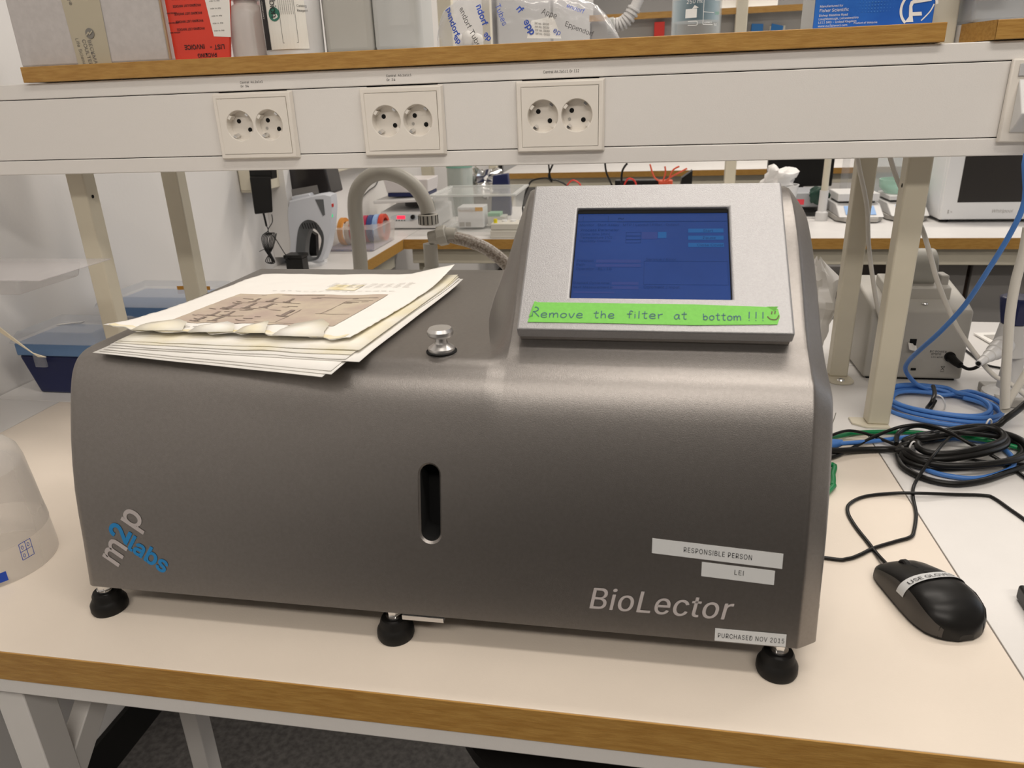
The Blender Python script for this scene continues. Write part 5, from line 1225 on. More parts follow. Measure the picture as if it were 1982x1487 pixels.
# balance
def balance(label, x0, x1, y0, h, disp=True):
    t = thing('laboratory_balance', label, 'balance', ((x0 + x1) / 2, y0 + .13, .9))
    w = x1 - x0
    MB().prism([(x0 + .03, y0, .904), (x1 - .03, y0, .904), (x1, y0 + .05, .904), (x1, y0 + .25, .904), (x0, y0 + .25, .904), (x0, y0 + .05, .904)], (0, 0, .016)).build('base', M_GREY, t, bevel=.002)
    for a in (x0 + .03, x1 - .05): MB().lathe([(.0, .0), (.012, .0), (.012, .0035), (.0, .0035)], (a, y0 + .08, .9002), n=12).build('foot', M_BLACK, t)
    MB().prism([(x0 + .005, y0 + .01, .9205), (x0 + .005, y0 + .09, .96), (x0 + .005, y0 + .245, .96), (x0 + .005, y0 + .245, .9205)], (w - .01, 0, 0)).build('housing', M_DISP, t, bevel=.003)
    if disp:
        MB().add([(x0 + .03, y0 + .022, .9285), (x1 - .03, y0 + .022, .9285), (x1 - .03, y0 + .072, .9533), (x0 + .03, y0 + .072, .9533)], [(0, 1, 2, 3)]).build('display_label', mat('balance_blue', (.22, .38, .66), .4), t, fix=False)
    B((x0 + .02, y0 + .10, .961), (x1 - .02, y0 + .235, .9675)).build('pan_carrier', M_DARK, t)
    B((x0 + .01, y0 + .085, .968), (x1 - .01, y0 + .24, .985 + h)).build('weighing_pan', M_DISP, t, bevel=.003)
    return t
balance('white laboratory balance with blue front label behind the uprights', .70, .865, 2.42, .012)
balance('second balance carrying a pale green glass dish, between the two right uprights', .885, 1.025, 2.44, .0)
t = thing('glass_dish', 'pale green glass dish on the second balance between the uprights', 'dish', (.955, 2.61, .9858))
MB().lathe([(.0, .0), (.055, .0), (.075, .02), (.078, .05), (.074, .05), (.070, .02), (.0, .006)], (.955, 2.61, .9858), n=32, caps=False).build('dish_wall', film('green_glass', (.40, .62, .52), .45, .1), t, smooth=40)
t = thing('gel_tank', 'clear acrylic tank with white paper inside behind the green dish', 'tank', (.93, 2.83, .9))
B((.80, 2.76, .9002), (.86, 2.88, 1.13)).build('tank_wall', M_CLEARLID, t, bevel=.003)
B((.87, 2.76, .9002), (1.0, 2.88, 1.16)).build('tank_wall', film('tank_clear2', (.60, .64, .66), .4, .1), t, bevel=.003)
t = thing('monitor', 'dark monitor seen behind the white balance on the far bench', 'monitor', (.62, 2.85, .9))
B((.50, 2.84, .985), (.76, 2.87, 1.17)).build('screen_panel', M_BLACK, t, bevel=.004)
B((.60, 2.85, .9002), (.65, 2.88, .985)).build('stand', M_BLACK, t)
# lamp column on the far bench
t = thing('stand_column', 'slim cream post on a small foot left of the white balance', 'stand', (.60, 2.55, .9))
cc = Vector((0.6576, 2.5000, 0.9508))
MB().lathe([(.0, .0), (.022, .0), (.022, .03), (.0155, .035), (.0155, .11), (.0, .11)], (cc.x, 2.50, .9002), n=20).build('column_sleeve', M_DISP, t, smooth=30)
MB().lathe([(.0, .1102), (.0120, .1102), (.0120, .62), (.0, .62)], (cc.x, 2.50, .9002), n=20).build('column', M_CREAM, t, smooth=30)

# power supply with red display, bucket, dark clips
t = thing('power_supply', 'grey power supply with red display and black feet behind the console', 'power supply', (.56, 2.60, .9))
x0 = (0.5495, 2.6000, 0.9969)[0]
B((x0, 2.60, .935), (x0 + .14, 2.78, .990)).build('housing', mat('supply_grey', (.40, .41, .43), .4), t, bevel=.004)
B((x0 - .005, 2.59, .915), (x0 + .145, 2.80, .925)).build('base_plate', M_BLACK, t)
for a in (x0 + .01, x0 + .13): B((a - .01, 2.60, .9002), (a + .01, 2.64, .9148)).build('foot', M_BLACK, t)
B((x0 + .01, 2.5985, .945), (x0 + .06, 2.5998, .965)).build('display', mat('red_display', (.30, .03, .04), .3, emit=.4, emit_color=(.5, .03, .04)), t)
t = thing('glove', 'dark green rubber glove tip hanging over the power supply', 'glove', (x0 + .10, 2.53, .95))
def blobm(c, rx, ry, rz, m, nm, par, amp=.25, seed=0, lab=None):
    rr = []
    for j_ in range(13):
        b = PI * (j_ / 12) - PI / 2
        row = []
        for i_ in range(18):
            a = 2 * PI * i_ / 18; d = Vector((math.cos(a) * math.cos(b), math.sin(a) * math.cos(b), math.sin(b)))
            q = 1 + amp * noise.noise(d * 1.7 + Vector((seed, seed, 0)))
            row.append(Vector(c) + Vector((d.x * rx * q, d.y * ry * q, d.z * rz * q)))
        rr.append(row)
    return MB().grid(rr, closed_u=True).build(nm, m, par, fix=False, smooth=60, label=lab)
blobm((x0 + .105, 2.565, .985), .034, .02, .034, mat('dark_green_rubber', (.006, .04, .025), .45), 'glove_tip', t, .5, 3)
t = thing('plastic_bucket', 'white plastic bucket with crumpled wipes behind the top right of the console', 'bucket', (.38, 2.60, .9))
bq = (0.4794, 2.4200, 1.0561)
MB().lathe([(.0, .0), (.058, .0), (.072, .135), (.075, .140), (.070, .140), (.056, .004), (.0, .004)], (bq[0], 2.44, .9002), n=32, caps=False).build('bucket_wall', M_PWHITE, t, smooth=40)
blobm((bq[0], 2.44, 1.055), .06, .05, .045, film('wipes', (.80, .78, .76), .8, .5), 'crumpled_wipes', t, .9, 5)
# clear storage tub, small boxes
t = thing('storage_tub', 'clear storage tub with white reagent box inside on the far bench', 'tub', (-.63, 2.42, .9))
MB().hexa([(-.765, 2.27, .9002), (-.50, 2.27, .9002), (-.50, 2.52, .9002), (-.765, 2.52, .9002), (-.785, 2.25, 1.035), (-.475, 2.25, 1.035), (-.475, 2.55, 1.035), (-.785, 2.55, 1.035)]).build('tub_wall', film('tub_clear', (.66, .67, .65), .16, .15), t, bevel=.006, seg=3)
mb = MB()
for q in (((-.795, 2.24), (-.465, 2.256)), ((-.795, 2.544), (-.465, 2.56)), ((-.795, 2.2562), (-.779, 2.5438)), ((-.481, 2.2562), (-.465, 2.5438))): mb.box((*q[0], 1.0355), (*q[1], 1.042))
mb.build('tub_rim', film('tub_rim', (.70, .71, .69), .5, .15), t)
t = thing('reagent_box', 'white reagent box with orange print inside the clear tub', 'box', (-.64, 2.38, .9))
B((-.71, 2.33, .907), (-.61, 2.42, .985)).build('carton', M_PWHITE, t, bevel=.002)
B((-.640, 2.3285, .9705), (-.6105, 2.3298, .9845)).build('orange_corner', mat('orange_print', (.72, .38, .06), .5), t)
for a in (-.705, -.680): B((a, 2.3285, .912), (a + .020, 2.3298, .928)).build('barcode', M_GREY, t)
text('NucleoSpin', .014, lambda p: Vector((-.707 + p[0], 2.3294 - p[2], .968 + p[1])), mat('pale_print', (.55, .45, .35), .5), t, name='box_lettering')
t = thing('pipette_tip_box', 'small white lidded box with yellow button beside the clear tub', 'box', (-.47, 2.27, .9))
B((-.545, 2.14, .9002), (-.400, 2.235, .928)).build('box_body', mat('ivory_plastic', (.66, .63, .56), .4), t, bevel=.003)
B((-.543, 2.142, .9285), (-.402, 2.233, .952)).build('lid', mat('ivory_plastic', (.66, .63, .56), .4), t, bevel=.003)
MB().lathe([(.0, .0), (.007, .0), (.007, .014), (.0, .014)], (-.528, 2.160, .9522), n=16).build('yellow_button', mat('yellow_plastic', (.72, .62, .02), .4), t)
for k in range(3): MB().lathe([(.0, .0), (.010, .0), (.010, .006), (.0, .006)], (-.500 + k * .032, 2.19, .9522), n=16).build('vial_cap', M_PWHITE, t)
t = thing('reagent_vials', 'green capped vial rack between reagent box and ivory box', 'rack', (-.57, 2.38, .9))
B((-.598, 2.36, .907), (-.53, 2.42, .945)).build('rack_body', mat('rack_white', (.6, .6, .56), .5), t, bevel=.002)
B((-.598, 2.36, .9455), (-.55, 2.42, .957)).build('green_lid', mat('pale_green', (.30, .52, .36), .5), t)
# platform shaker
t = thing('platform_shaker', 'low white platform shaker with red digits on the corner of the far bench', 'shaker', (-.95, 2.45, .9))
sx0, sx1 = -1.035, -.800
mb = MB().prism([(sx0, 2.335, .904), (sx0, 2.345, .930), (sx0, 2.36, .965), (sx0, 2.60, .975), (sx0, 2.60, .904)], (sx1 - sx0, 0, 0)); mb.build('housing', M_DISP, t, bevel=.006, seg=3)
B((sx0 + .02, 2.36, .9002), (sx1 - .02, 2.58, .9038)).build('base', M_BLACK, t)
sp = frame((sx0, 2.3445, .930), (1, 0, 0), (0, .015, .035))
flat([(.085 + .060 * math.cos(2 * PI * k / 20) * 1.0 + .02, .016 + .014 * math.sin(2 * PI * k / 20)) for k in range(20)], sp, mat('pale_panel', (.50, .53, .56), .4), t, 'control_panel', lift=.0005)
flat(rect(.072, .010, .106, .023), sp, mat('red_digits', (.20, .0, .01), .4, emit=1.2, emit_color=(.9, .02, .05)), t, 'digit_display', lift=.0012)
for k in range(4): flat(rect(.068 + k * .011, .002, .074 + k * .011, .006), sp, M_DARK, t, 'button', lift=.0012)
MB().lathe([(.0, .0), (.009, .0), (.008, .010), (.0, .010)], (sx0 + .140, 2.345, .948), axis='Y', n=18).build('knob', M_BLACK, t, smooth=30)
MB().lathe([(.0, .0), (.045, .0), (.045, .025), (.0, .025)], ((sx0 + sx1) / 2, 2.47, .9755), n=24).build('shaking_hub', M_DARK, t, smooth=30)
MB().hexa([(sx0 - .02, 2.35, .998), (sx1 - .005, 2.35, 1.006), (sx1 - .005, 2.62, 1.006), (sx0 - .02, 2.62, .998), (sx0 - .02, 2.35, 1.010), (sx1 - .005, 2.35, 1.018), (sx1 - .005, 2.62, 1.018), (sx0 - .02, 2.62, 1.010)]).build('platform', M_DISP, t, bevel=.003)
t = thing('blot_tray', 'frosted tray with dark blue base on top of the platform shaker', 'tray', (-.93, 2.48, 1.018))
B((-1.01, 2.40, 1.0182), (-.845, 2.54, 1.034)).build('tray_base', M_NAVY, t, bevel=.003)
MB().hexa([(-1.012, 2.398, 1.0345), (-.843, 2.398, 1.0345), (-.843, 2.542, 1.0345), (-1.012, 2.542, 1.0345), (-1.02, 2.39, 1.085), (-.838, 2.39, 1.085), (-.838, 2.55, 1.085), (-1.02, 2.55, 1.085)]).build('tray_lid', film('frosted_tray', (.72, .68, .68), .6, .3), t, bevel=.004)
t = thing('capped_canister', 'clear green capped canister behind the gooseneck pipe', 'canister', (-.82, 2.72, .9))  # a single lidded canister
MB().lathe([(.0, .0), (.055, .0), (.055, .20), (.0, .20)], (-.79, 2.72, .9002), n=24).build('canister_wall', film('canister', (.50, .55, .52), .6, .3), t, smooth=40)
MB().lathe([(.0, .2002), (.057, .2002), (.057, .235), (.0, .235)], (-.79, 2.72, .9002), n=24).build('lid', mat('soft_green', (.18, .38, .30), .5), t, smooth=40)

# rolls of coloured tape in a clear box on the left bench
bx_ = thing('parts_box', 'clear plastic box of tape rolls on the left bench', 'box', (-.97, 2.02, .9))
MB().hexa([(-1.075, 1.90, .9002), (-.90, 1.90, .9002), (-.90, 2.12, .9002), (-1.075, 2.12, .9002), (-1.08, 1.895, .975), (-.893, 1.895, .975), (-.893, 2.125, .975), (-1.08, 2.125, .975)]).build('box_wall', film('parts_clear', (.66, .62, .58), .28, .12), bx_, bevel=.004)
B((-1.07, 1.90, .9020), (-.905, 2.115, .9080)).build('printed_sheet', mat('blue_red_print', (.30, .33, .52), .5, color2=(.5, .42, .45), noise_scale=120), bx_)
rollc = [('red', (.62, .06, .03)), ('pale_blue', (.30, .45, .72)), ('dark_blue', (.04, .07, .22)), ('crimson', (.45, .03, .08)), ('grey', (.22, .24, .30)), ('scarlet', (.58, .05, .04)), ('cream', (.60, .54, .47)), ('orange', (.70, .30, .06))]
names_ = {'red': 'bright red', 'pale_blue': 'pale blue', 'dark_blue': 'dark blue', 'crimson': 'crimson', 'grey': 'slate grey', 'scarlet': 'scarlet', 'cream': 'wide cream', 'orange': 'orange'}
for k, (nm, c) in enumerate(rollc):
    x = -.915 - k * .0165; r = .047 if nm != 'cream' else .040; wdt = .0075
    ro = []
    for (rr2, xx2) in ((r * .72, -wdt), (r, -wdt), (r, wdt), (r * .72, wdt)): ro.append((rr2, xx2))
    o = MB().lathe(ro + [ro[0]], (x, 2.06 - k * .012, .9085 + r), axis='X', n=32, caps=False).build('tape_roll', mat('tape_' + nm, c, .45), None, names_[nm] + ' roll of tape standing in the clear box on the left bench', 'tape roll', 'rolls of coloured tape', smooth=40)
# kitchen-type grey white machine
DV = thing('capsule_machine', 'white and grey countertop machine with dark tank and oval opening on the left bench', 'machine', (-1.02, 1.70, .9))
def dvp(u, z): return (u, 1.655, z)
out = [(-1.0926, 1.6600, 0.9021), (-0.9883, 1.6600, 0.9074), (-0.9392, 1.6600, 1.0219), (-0.9218, 1.6600, 1.1168), (-0.9917, 1.6600, 1.1237), (-1.0614, 1.6600, 1.1032), (-1.0657, 1.6600, 1.0539), (-1.0607, 1.6600, 0.9750)]
arch_o = [(-1.0594, 1.6600, 0.9267), (-1.0515, 1.6600, 0.9909), (-1.0354, 1.6600, 1.0302), (-1.0079, 1.6600, 1.0457), (-0.9792, 1.6600, 1.0346), (-0.9640, 1.6600, 0.9985), (-0.9756, 1.6600, 0.9510), (-1.0000, 1.6600, 0.9220)]
arch_i = [(-1.0370, 1.6600, 0.9267), (-1.0295, 1.6600, 0.9781), (-1.0147, 1.6600, 1.0097), (-1.0001, 1.6600, 1.0175), (-0.9865, 1.6600, 1.0065), (-0.9780, 1.6600, 0.9828), (-0.9891, 1.6600, 0.9509), (-1.0044, 1.6600, 0.9268)]
body_ = [(-1.0970, 1.6600, 0.9070), (-0.9802, 1.6600, 0.9172), (-0.9576, 1.6600, 0.9589), (-0.9375, 1.6600, 1.0219), (-0.9185, 1.6600, 1.1168), (-0.9505, 1.6600, 1.1232), (-1.0667, 1.6600, 1.1018), (-1.0758, 1.6600, 1.0539), (-1.0778, 1.6600, 0.9750)]
# shell: ring between the body outline and the opening
def resample(poly, n):
    P = spline([Vector(p) for p in poly], 8, True); L = [0]
    for a, b in zip(P, P[1:] + P[:1]): L.append(L[-1] + (b - a).length)
    out = []; 
    for k in range(n):
        s = L[-1] * k / n; i = max(i for i in range(len(P)) if L[i] <= s + 1e-9); a = P[i]; b = P[(i + 1) % len(P)]; f = (s - L[i]) / max(1e-9, L[i + 1] - L[i]); out.append(a.lerp(b, f))
    return out
def ring_align(outer, c):
    """reorder so that point k sits at angle k"""
    res = []; n = 40
    for k in range(n):
        a = -PI + 2 * PI * k / n; res.append(min(outer, key=lambda p: abs(math.atan2(math.sin(math.atan2(p.z - c.z, p.x - c.x) - a), math.cos(math.atan2(p.z - c.z, p.x - c.x) - a)))))
    return res
cen = Vector((-1.0083, 1.6600, 0.9717))
ob = [Vector(p) for p in body_]
def ray_poly(c, a, P):
    d = Vector((math.cos(a), 0, math.sin(a))); best = None
    for i in range(len(P)):
        p, q = P[i], P[(i + 1) % len(P)]; e = q - p; den = d.x * e.z - d.z * e.x
        if abs(den) < 1e-12: continue
        w = p - c; t_ = (w.x * e.z - w.z * e.x) / den; s = (w.x * d.z - w.z * d.x) / den
        if t_ > 0 and -1e-6 <= s <= 1 + 1e-6: best = t_ if best is None else max(best, t_)
    return c + d * (best or .01)
n_ = 48
AO = spline([Vector(p) for p in arch_o], 5, True); AI = spline([Vector(p) for p in arch_i], 5, True)
A_ = [-PI + 2 * PI * k / n_ for k in range(n_)]
Ro = [ray_poly(cen, a, ob) for a in A_]; Ra = [ray_poly(cen, a, AO) for a in A_]; Ri = [ray_poly(cen, a, AI) for a in A_]
def ys_(P, y): return [Vector((p.x, y, p.z)) for p in P]
MB().grid([ys_(Ro, 1.700), ys_(Ro, 1.665), [p * .97 + cen * .03 for p in ys_(Ro, 1.658)], ys_(Ra, 1.658)], closed_u=True).build('shell', mat('cool_white_plastic', (.66, .68, .73), .35), DV, fix=False, smooth=40)
MB().grid([ys_(Ra, 1.656), ys_(Ri, 1.668), ys_(Ri, 1.698)], closed_u=True).build('grey_arch', mat('slate_plastic', (.12, .125, .13), .45), DV, fix=False, smooth=40)
MB().prism([(-1.0509, 1.7500, 0.9944), (-1.0730, 1.7500, 0.9146), (-1.0400, 1.7500, 0.9080), (-1.0331, 1.7500, 0.9828)], (0, .02, 0)).build('dark_spout', M_BLACK, DV)
for k in range(6):
    a, b = Vector(((-1.0289, 1.6550, 1.0357), (-1.0205, 1.6550, 1.0356), (-1.0121, 1.6550, 1.0356), (-1.0037, 1.6550, 1.0355), (-0.9953, 1.6550, 1.0355), (-0.9870, 1.6550, 1.0354))[k]), Vector(((-1.0247, 1.6550, 1.0185), (-1.0163, 1.6550, 1.0184), (-1.0078, 1.6550, 1.0184), (-0.9994, 1.6550, 1.0184), (-0.9910, 1.6550, 1.0183), (-0.9827, 1.6550, 1.0183))[k])
    MB().tube([a, b], .0012, n=6, straight=True).build('grille_slot', M_BLACK, DV)
MB().prism([(-0.9766, 1.6575, 1.1057), (-0.9502, 1.6575, 1.1054), (-0.9514, 1.6575, 1.0596), (-0.9584, 1.6575, 1.0565)], (0, -.001, 0)).build('grey_inlay', mat('slate_plastic', (.12, .125, .13), .45), DV)
MB().prism([(-1.0597, 1.6700, 1.1127), (-0.9997, 1.6700, 1.1226), (-0.9948, 1.6700, 1.1104), (-1.0580, 1.6700, 1.1019)], (0, .08, 0)).build('top_latch', mat('cool_white_plastic', (.66, .68, .73), .35), DV, bevel=.003)
MB().prism([(-1.1305, 1.7200, 1.0580), (-1.1021, 1.7200, 1.0609), (-1.0963, 1.7200, 0.9965), (-1.1003, 1.7200, 0.9007), (-1.1432, 1.7200, 0.9006)], (0, .09, 0)).build('side_panel', mat('cool_white_plastic', (.66, .68, .73), .35), DV, bevel=.004)
MB().prism([(-1.0883, 1.7000, 1.0983), (-1.0776, 1.7000, 1.1995), (-0.9528, 1.7000, 1.1971), (-0.9421, 1.7000, 1.1151)], (0, .10, 0)).build('dark_tank', mat('smoked_tank', (.025, .022, .022), .15), DV, bevel=.006, seg=3)
MB().prism([(-1.0834, 1.6980, 1.1016), (-1.0791, 1.6980, 1.1295), (-0.9826, 1.6980, 1.1435), (-0.9793, 1.6980, 1.1189)], (0, -.002, 0)).build('tank_band', mat('warm_grey', (.20, .19, .18), .4), DV)
MB().tube([(-0.9288, 1.6650, 1.0920), (-0.9300, 1.6650, 1.0828)], .006, n=12, straight=True).build('red_button', M_RED, DV)
MB().tube([(-0.9344, 1.6650, 1.0614), (-0.9356, 1.6650, 1.0521)], .005, n=12, straight=True).build('green_lamp', mat('green_led', (.0, .25, .08), .4, emit=.6, emit_color=(0, .6, .2)), DV)
MB().tube([(-0.9465, 1.6700, 1.0234), (-0.9507, 1.6700, 1.0046)], .005, n=12, straight=True).build('red_strip', M_RED, DV)
MB().lathe([(.0, .0), (.052, .0), (.054, .008), (.048, .016), (.0, .017)], ((-1.0301, 1.6935, 0.9000)[0] - .01, 1.70, .9002), n=36).build('drip_base', M_PWHITE, DV, smooth=40)

# wall trunking, adapter and bundle
t = thing('wall_trunking', 'cream wall trunking end with sockets on the left wall behind the posts', 'trunking', (-1.10, 2.2, 1.14))
B((XL + .002, 1.52, 1.143), (-1.085, 2.95, 1.262)).build('trunking_body', M_CREAM, t, bevel=.003)
B((XL + .006, 1.517, 1.150), (-1.089, 1.5195, 1.256)).build('end_cap', M_CREAM, t, bevel=.001)
t = thing('power_adapter', 'black power adapter plugged in on the left wall', 'power adapter', (-1.06, 1.50, 1.09))
MB().hexa([(-1.0926, 1.5000, 1.0858), (-1.0363, 1.5000, 1.0911), (-1.0575, 1.5400, 1.0854), (-1.1150, 1.5400, 1.0800), (-1.0901, 1.5000, 1.1896), (-1.0265, 1.5000, 1.1885), (-1.0475, 1.5400, 1.1848), (-1.1124, 1.5400, 1.1859)]).build('adapter_body', M_BLACK, t, bevel=.004, seg=3)
MB().prism([(-1.0972, 1.5150, 1.2217), (-1.0289, 1.5150, 1.2204), (-1.0324, 1.5150, 1.1801), (-1.0994, 1.5150, 1.1741)], (0, .035, 0)).build('plug_head', M_BLACK, t, bevel=.003)
MB().tube([(-1.0761, 1.5200, 1.0856), (-1.0743, 1.5200, 1.0680), (-1.0727, 1.5200, 1.0489)], .0030, n=8).build('cord_sleeve', M_BLACK, t, smooth=60)
cb = t
pts = [(-1.0727, 1.5200, 1.0489), (-1.0701, 1.5200, 1.0355)]
for k in range(5): pts += [((-1.0922, 1.5200, 1.0192), (-1.0852, 1.5160, 1.0199), (-1.0781, 1.5120, 1.0206), (-1.0711, 1.5080, 1.0213), (-1.0641, 1.5040, 1.0220), (-1.0572, 1.5000, 1.0227))[k], ((-1.0886, 1.5150, 0.9871), (-1.0875, 1.5190, 0.9864), (-1.0865, 1.5230, 0.9856), (-1.0854, 1.5270, 0.9848), (-1.0843, 1.5310, 0.9840), (-1.0832, 1.5350, 0.9833))[k], ((-1.0752, 1.5200, 0.9558), (-1.0725, 1.5200, 0.9528), (-1.0697, 1.5200, 0.9497), (-1.0669, 1.5200, 0.9467), (-1.0642, 1.5200, 0.9436), (-1.0614, 1.5200, 0.9406))[k], ((-1.0669, 1.5200, 0.9467), (-1.0767, 1.5260, 0.9454), (-1.0866, 1.5320, 0.9441), (-1.0965, 1.5380, 0.9428), (-1.1064, 1.5440, 0.9415), (-1.1164, 1.5500, 0.9402))[k], ((-1.0767, 1.5200, 0.9862), (-1.0735, 1.5200, 0.9862), (-1.0702, 1.5200, 0.9862), (-1.0670, 1.5200, 0.9862), (-1.0637, 1.5200, 0.9862), (-1.0605, 1.5200, 0.9862))[k], ((-1.0649, 1.5200, 1.0281), (-1.0579, 1.5160, 1.0288), (-1.0510, 1.5120, 1.0294), (-1.0440, 1.5080, 1.0301), (-1.0371, 1.5040, 1.0308), (-1.0302, 1.5000, 1.0315))[k]]
MB().tube(pts, .0014, n=6, res=5).build('cord_loops', M_BLACK, cb, smooth=60)
MB().tube([(-1.0511, 1.5200, 1.0825), (-1.0531, 1.5200, 1.0605), (-1.0701, 1.5200, 1.0355), (-1.0512, 1.5200, 1.0132), (-1.0278, 1.5200, 0.9681), (-1.0584, 1.6328, 0.9050), (-0.9863, 1.5428, 0.9050)], .0014, n=6).build('cord_tail', M_BLACK, cb, smooth=60)
MB().tube([(-1.0783, 1.5200, 0.9862), (-1.0973, 1.5200, 0.9801), (-1.1078, 1.5200, 0.9756)], .0010, n=6).build('twist_tie', M_BLACK, cb, smooth=60)
t = thing('charger_block', 'small black block with a lip standing in front of the white machine', 'charger', (-1.03, 1.55, .9))
c0, c1 = (-1.0513, 1.5600, 0.9320), (-0.9980, 1.5600, 0.9353)
B((c0[0], 1.56, .9002), (c1[0], 1.60, .9002 + .046)).build('block_body', M_BLACK, t, bevel=.002)
B((c0[0] - .003, 1.555, .9466), (c1[0] + .002, 1.605, .957)).build('block_lip', M_BLACK, t, bevel=.002)
t = thing('saucer', 'small white saucer on the left bench beneath the cord', 'saucer', ((-1.2222, 1.7058, 0.9000)[0], 1.60, .9))
MB().lathe([(.0, .0), (.020, .0), (.034, .008), (.033, .010), (.018, .004), (.0, .004)], ((-1.2222, 1.7058, 0.9000)[0], 1.60, .9002), n=28).build('saucer_body', M_PWHITE, t, smooth=40)
# crumpled foil
rr = []
for j_ in range(15):
    rr.append([Vector((-1.125 + .13 * i_ / 14, 1.27 + .16 * j_ / 14, .9015 + .022 * abs(noise.noise(Vector((i_ * .9, j_ * .9, 3)))) * math.sin(PI * i_ / 14) ** .5 * math.sin(PI * j_ / 14) ** .5 * 2)) for i_ in range(15)])
MB().grid(rr).build('crumpled_foil', M_CHROME, None, 'crumpled sheet of shiny foil by the left wall', 'foil', fix=False)
# thin wire on the wall behind the gooseneck
cable('wall_wire', 'thin dark wire hanging on the wall inside the gooseneck arch', [(-1.1300, 2.6625, 1.0810), (-1.1300, 2.6058, 1.0441), (-1.1300, 2.5205, 1.0328), (-1.1300, 2.4436, 1.0173), (-1.1300, 2.4243, 1.0116)], .0022, M_DARK)

# ---------------------------------------------------------------- far shelf unit and things hanging there
fs = thing('far_shelf_unit', 'cream shelf unit with grey back panels over the far bench', 'shelf unit', (.8, 2.95, .9))
for (x, w) in ((-.700, .035), (.335, .045), (1.75, .045)):
    B((x, 2.905, .9002), (x + w, 2.945, 2.2)).build('post', M_CREAM, fs, bevel=.003)
M_PANEL = mat('panel_grey', (.30, .285, .265), .6); M_PANEL2 = mat('panel_dark_grey', (.17, .165, .16), .6)
B((-.25, 2.96, 1.30), (3.2, 2.98, 1.655)).build('back_panel', M_PANEL, fs)
B((-.25, 2.93, 1.655), (3.2, 3.15, 1.674)).build('shelf_board', M_LAM, fs)
B((-.25, 2.915, 1.653), (3.2, 2.9295, 1.676)).build('board_edge', M_WOOD, fs)
B((-.25, 3.14, 1.676), (3.2, 3.16, 2.3)).build('upper_panel', M_PANEL2, fs)
for x in (-.25, 0.10, .62): B((x, 2.9555, 1.31), (x + .006, 2.9595, 1.65)).build('panel_gap', M_DARK, fs)
t = thing('document_box', 'white carton on the far upper shelf right of the beaker', 'box', (.35, 3.0, 1.677))
B((.19, 2.97, 1.6765), (.50, 3.12, 1.75)).build('carton', M_PAPER, t, bevel=.002)
t = thing('red_binder', 'bright red panel hanging under the far wooden shelf edge', 'binder', (.03, 2.94, 1.4))
xr_ = (0.0150, 2.9300, 1.6068)[0]
B((xr_, 2.93, 1.46), (xr_ + .042, 2.955, 1.640)).build('binder_spine', M_RED, t, bevel=.002)
t = thing('wall_socket', 'pale socket plate on the far grey panel', 'socket', (.5, 2.955, 1.53))
B((.475, 2.952, 1.555), (.535, 2.9595, 1.605)).build('socket_plate', M_CREAM, t, bevel=.002)
MB().lathe([(.0, .0), (.006, .0), (.006, .001), (.0, .001)], (.505, 2.9515, 1.58), axis='Y', n=12).build('socket_hole', M_DARK, t)
for k, (a, lab) in enumerate((((0.3979, 2.9400, 1.5899), 'left blue cardboard wing of the split tube box behind the shelf'), ((0.4623, 2.9400, 1.5869), 'right blue cardboard wing of the split tube box behind the shelf'))):
    p = Vector(a); o = MB().prism([(p.x, 2.945, p.z - .12), (p.x + .050, 2.945, p.z - .12), (p.x + .050 + .014 * k, 2.945, p.z + .024 - .008 * k), (p.x + .005 + .014 * k, 2.945, p.z + .027)], (0, .010, 0)).build('blue_card', mat('blue_card', (.02, .15, .40), .5), None, lab, 'card')
# corrugated white hose hanging from above
hp = [(-0.0010, 1.9000, 1.6916), (-0.0304, 1.9000, 1.6291), (-0.0454, 1.9000, 1.5985), (-0.0622, 1.9000, 1.5729), (-0.0824, 1.9000, 1.5579), (-0.1029, 1.9000, 1.5548)]
HS = thing('corrugated_hose', 'white corrugated hose end hanging above the plastic bag', 'hose', (-0.0824, 1.9000, 1.5579))
MB().tube(hp[:4], .0150, n=16).build('hose_tube', M_DISP, HS, smooth=60)
P_ = spline([Vector(p) for p in hp[2:]], 8)
for k in range(1, len(P_) - 1, 3):
    d = (P_[k + 1] - P_[k]).normalized(); MB().tube([P_[k], P_[k] + d * .0065], .0195, n=16, straight=True).build('hose_rib', M_DISP, HS, bevel=.001)
MB().tube([P_[0], P_[len(P_) // 2], P_[-1]], .0150, n=16).build('hose_core', M_DISP, HS, smooth=60)
MB().tube([P_[-1], P_[-1] + (P_[-1] - P_[-2]).normalized() * .02], .0220, n=16, straight=True).build('hose_cap', film('hose_end', (.6, .62, .6), .6, .2), HS)
# shelf and bench further back
fb2 = edged_bench('laboratory_bench', 'farthest bench with beech edge seen just under the trunking', -.95, 3.2, 4.53, 5.3)
t = thing('far_cabinet', 'tall pale cabinet beside the back wall at the left', 'cabinet', (-.8, 5.6, 0))
B((-1.1, 5.35, 0), (-.30, 5.78, 2.4)).build('carcass', mat('pale_cabinet', (.50, .50, .50), .5), t)
for a in (-1.09, -.69): B((a, 5.335, .05), (a + .38, 5.3495, 2.35)).build('door', mat('pale_door', (.56, .56, .56), .5), t, bevel=.002)
t = thing('tall_cream_frame', 'pair of tall cream uprights behind the square bottles', 'frame', (-.75, 2.4, .9))
for (x, w) in ((-.985, .05), (-.865, .06)): B((x, 2.80, .9002), (x + w, 2.84, 2.2)).build('post', M_CREAM, t, bevel=.003)
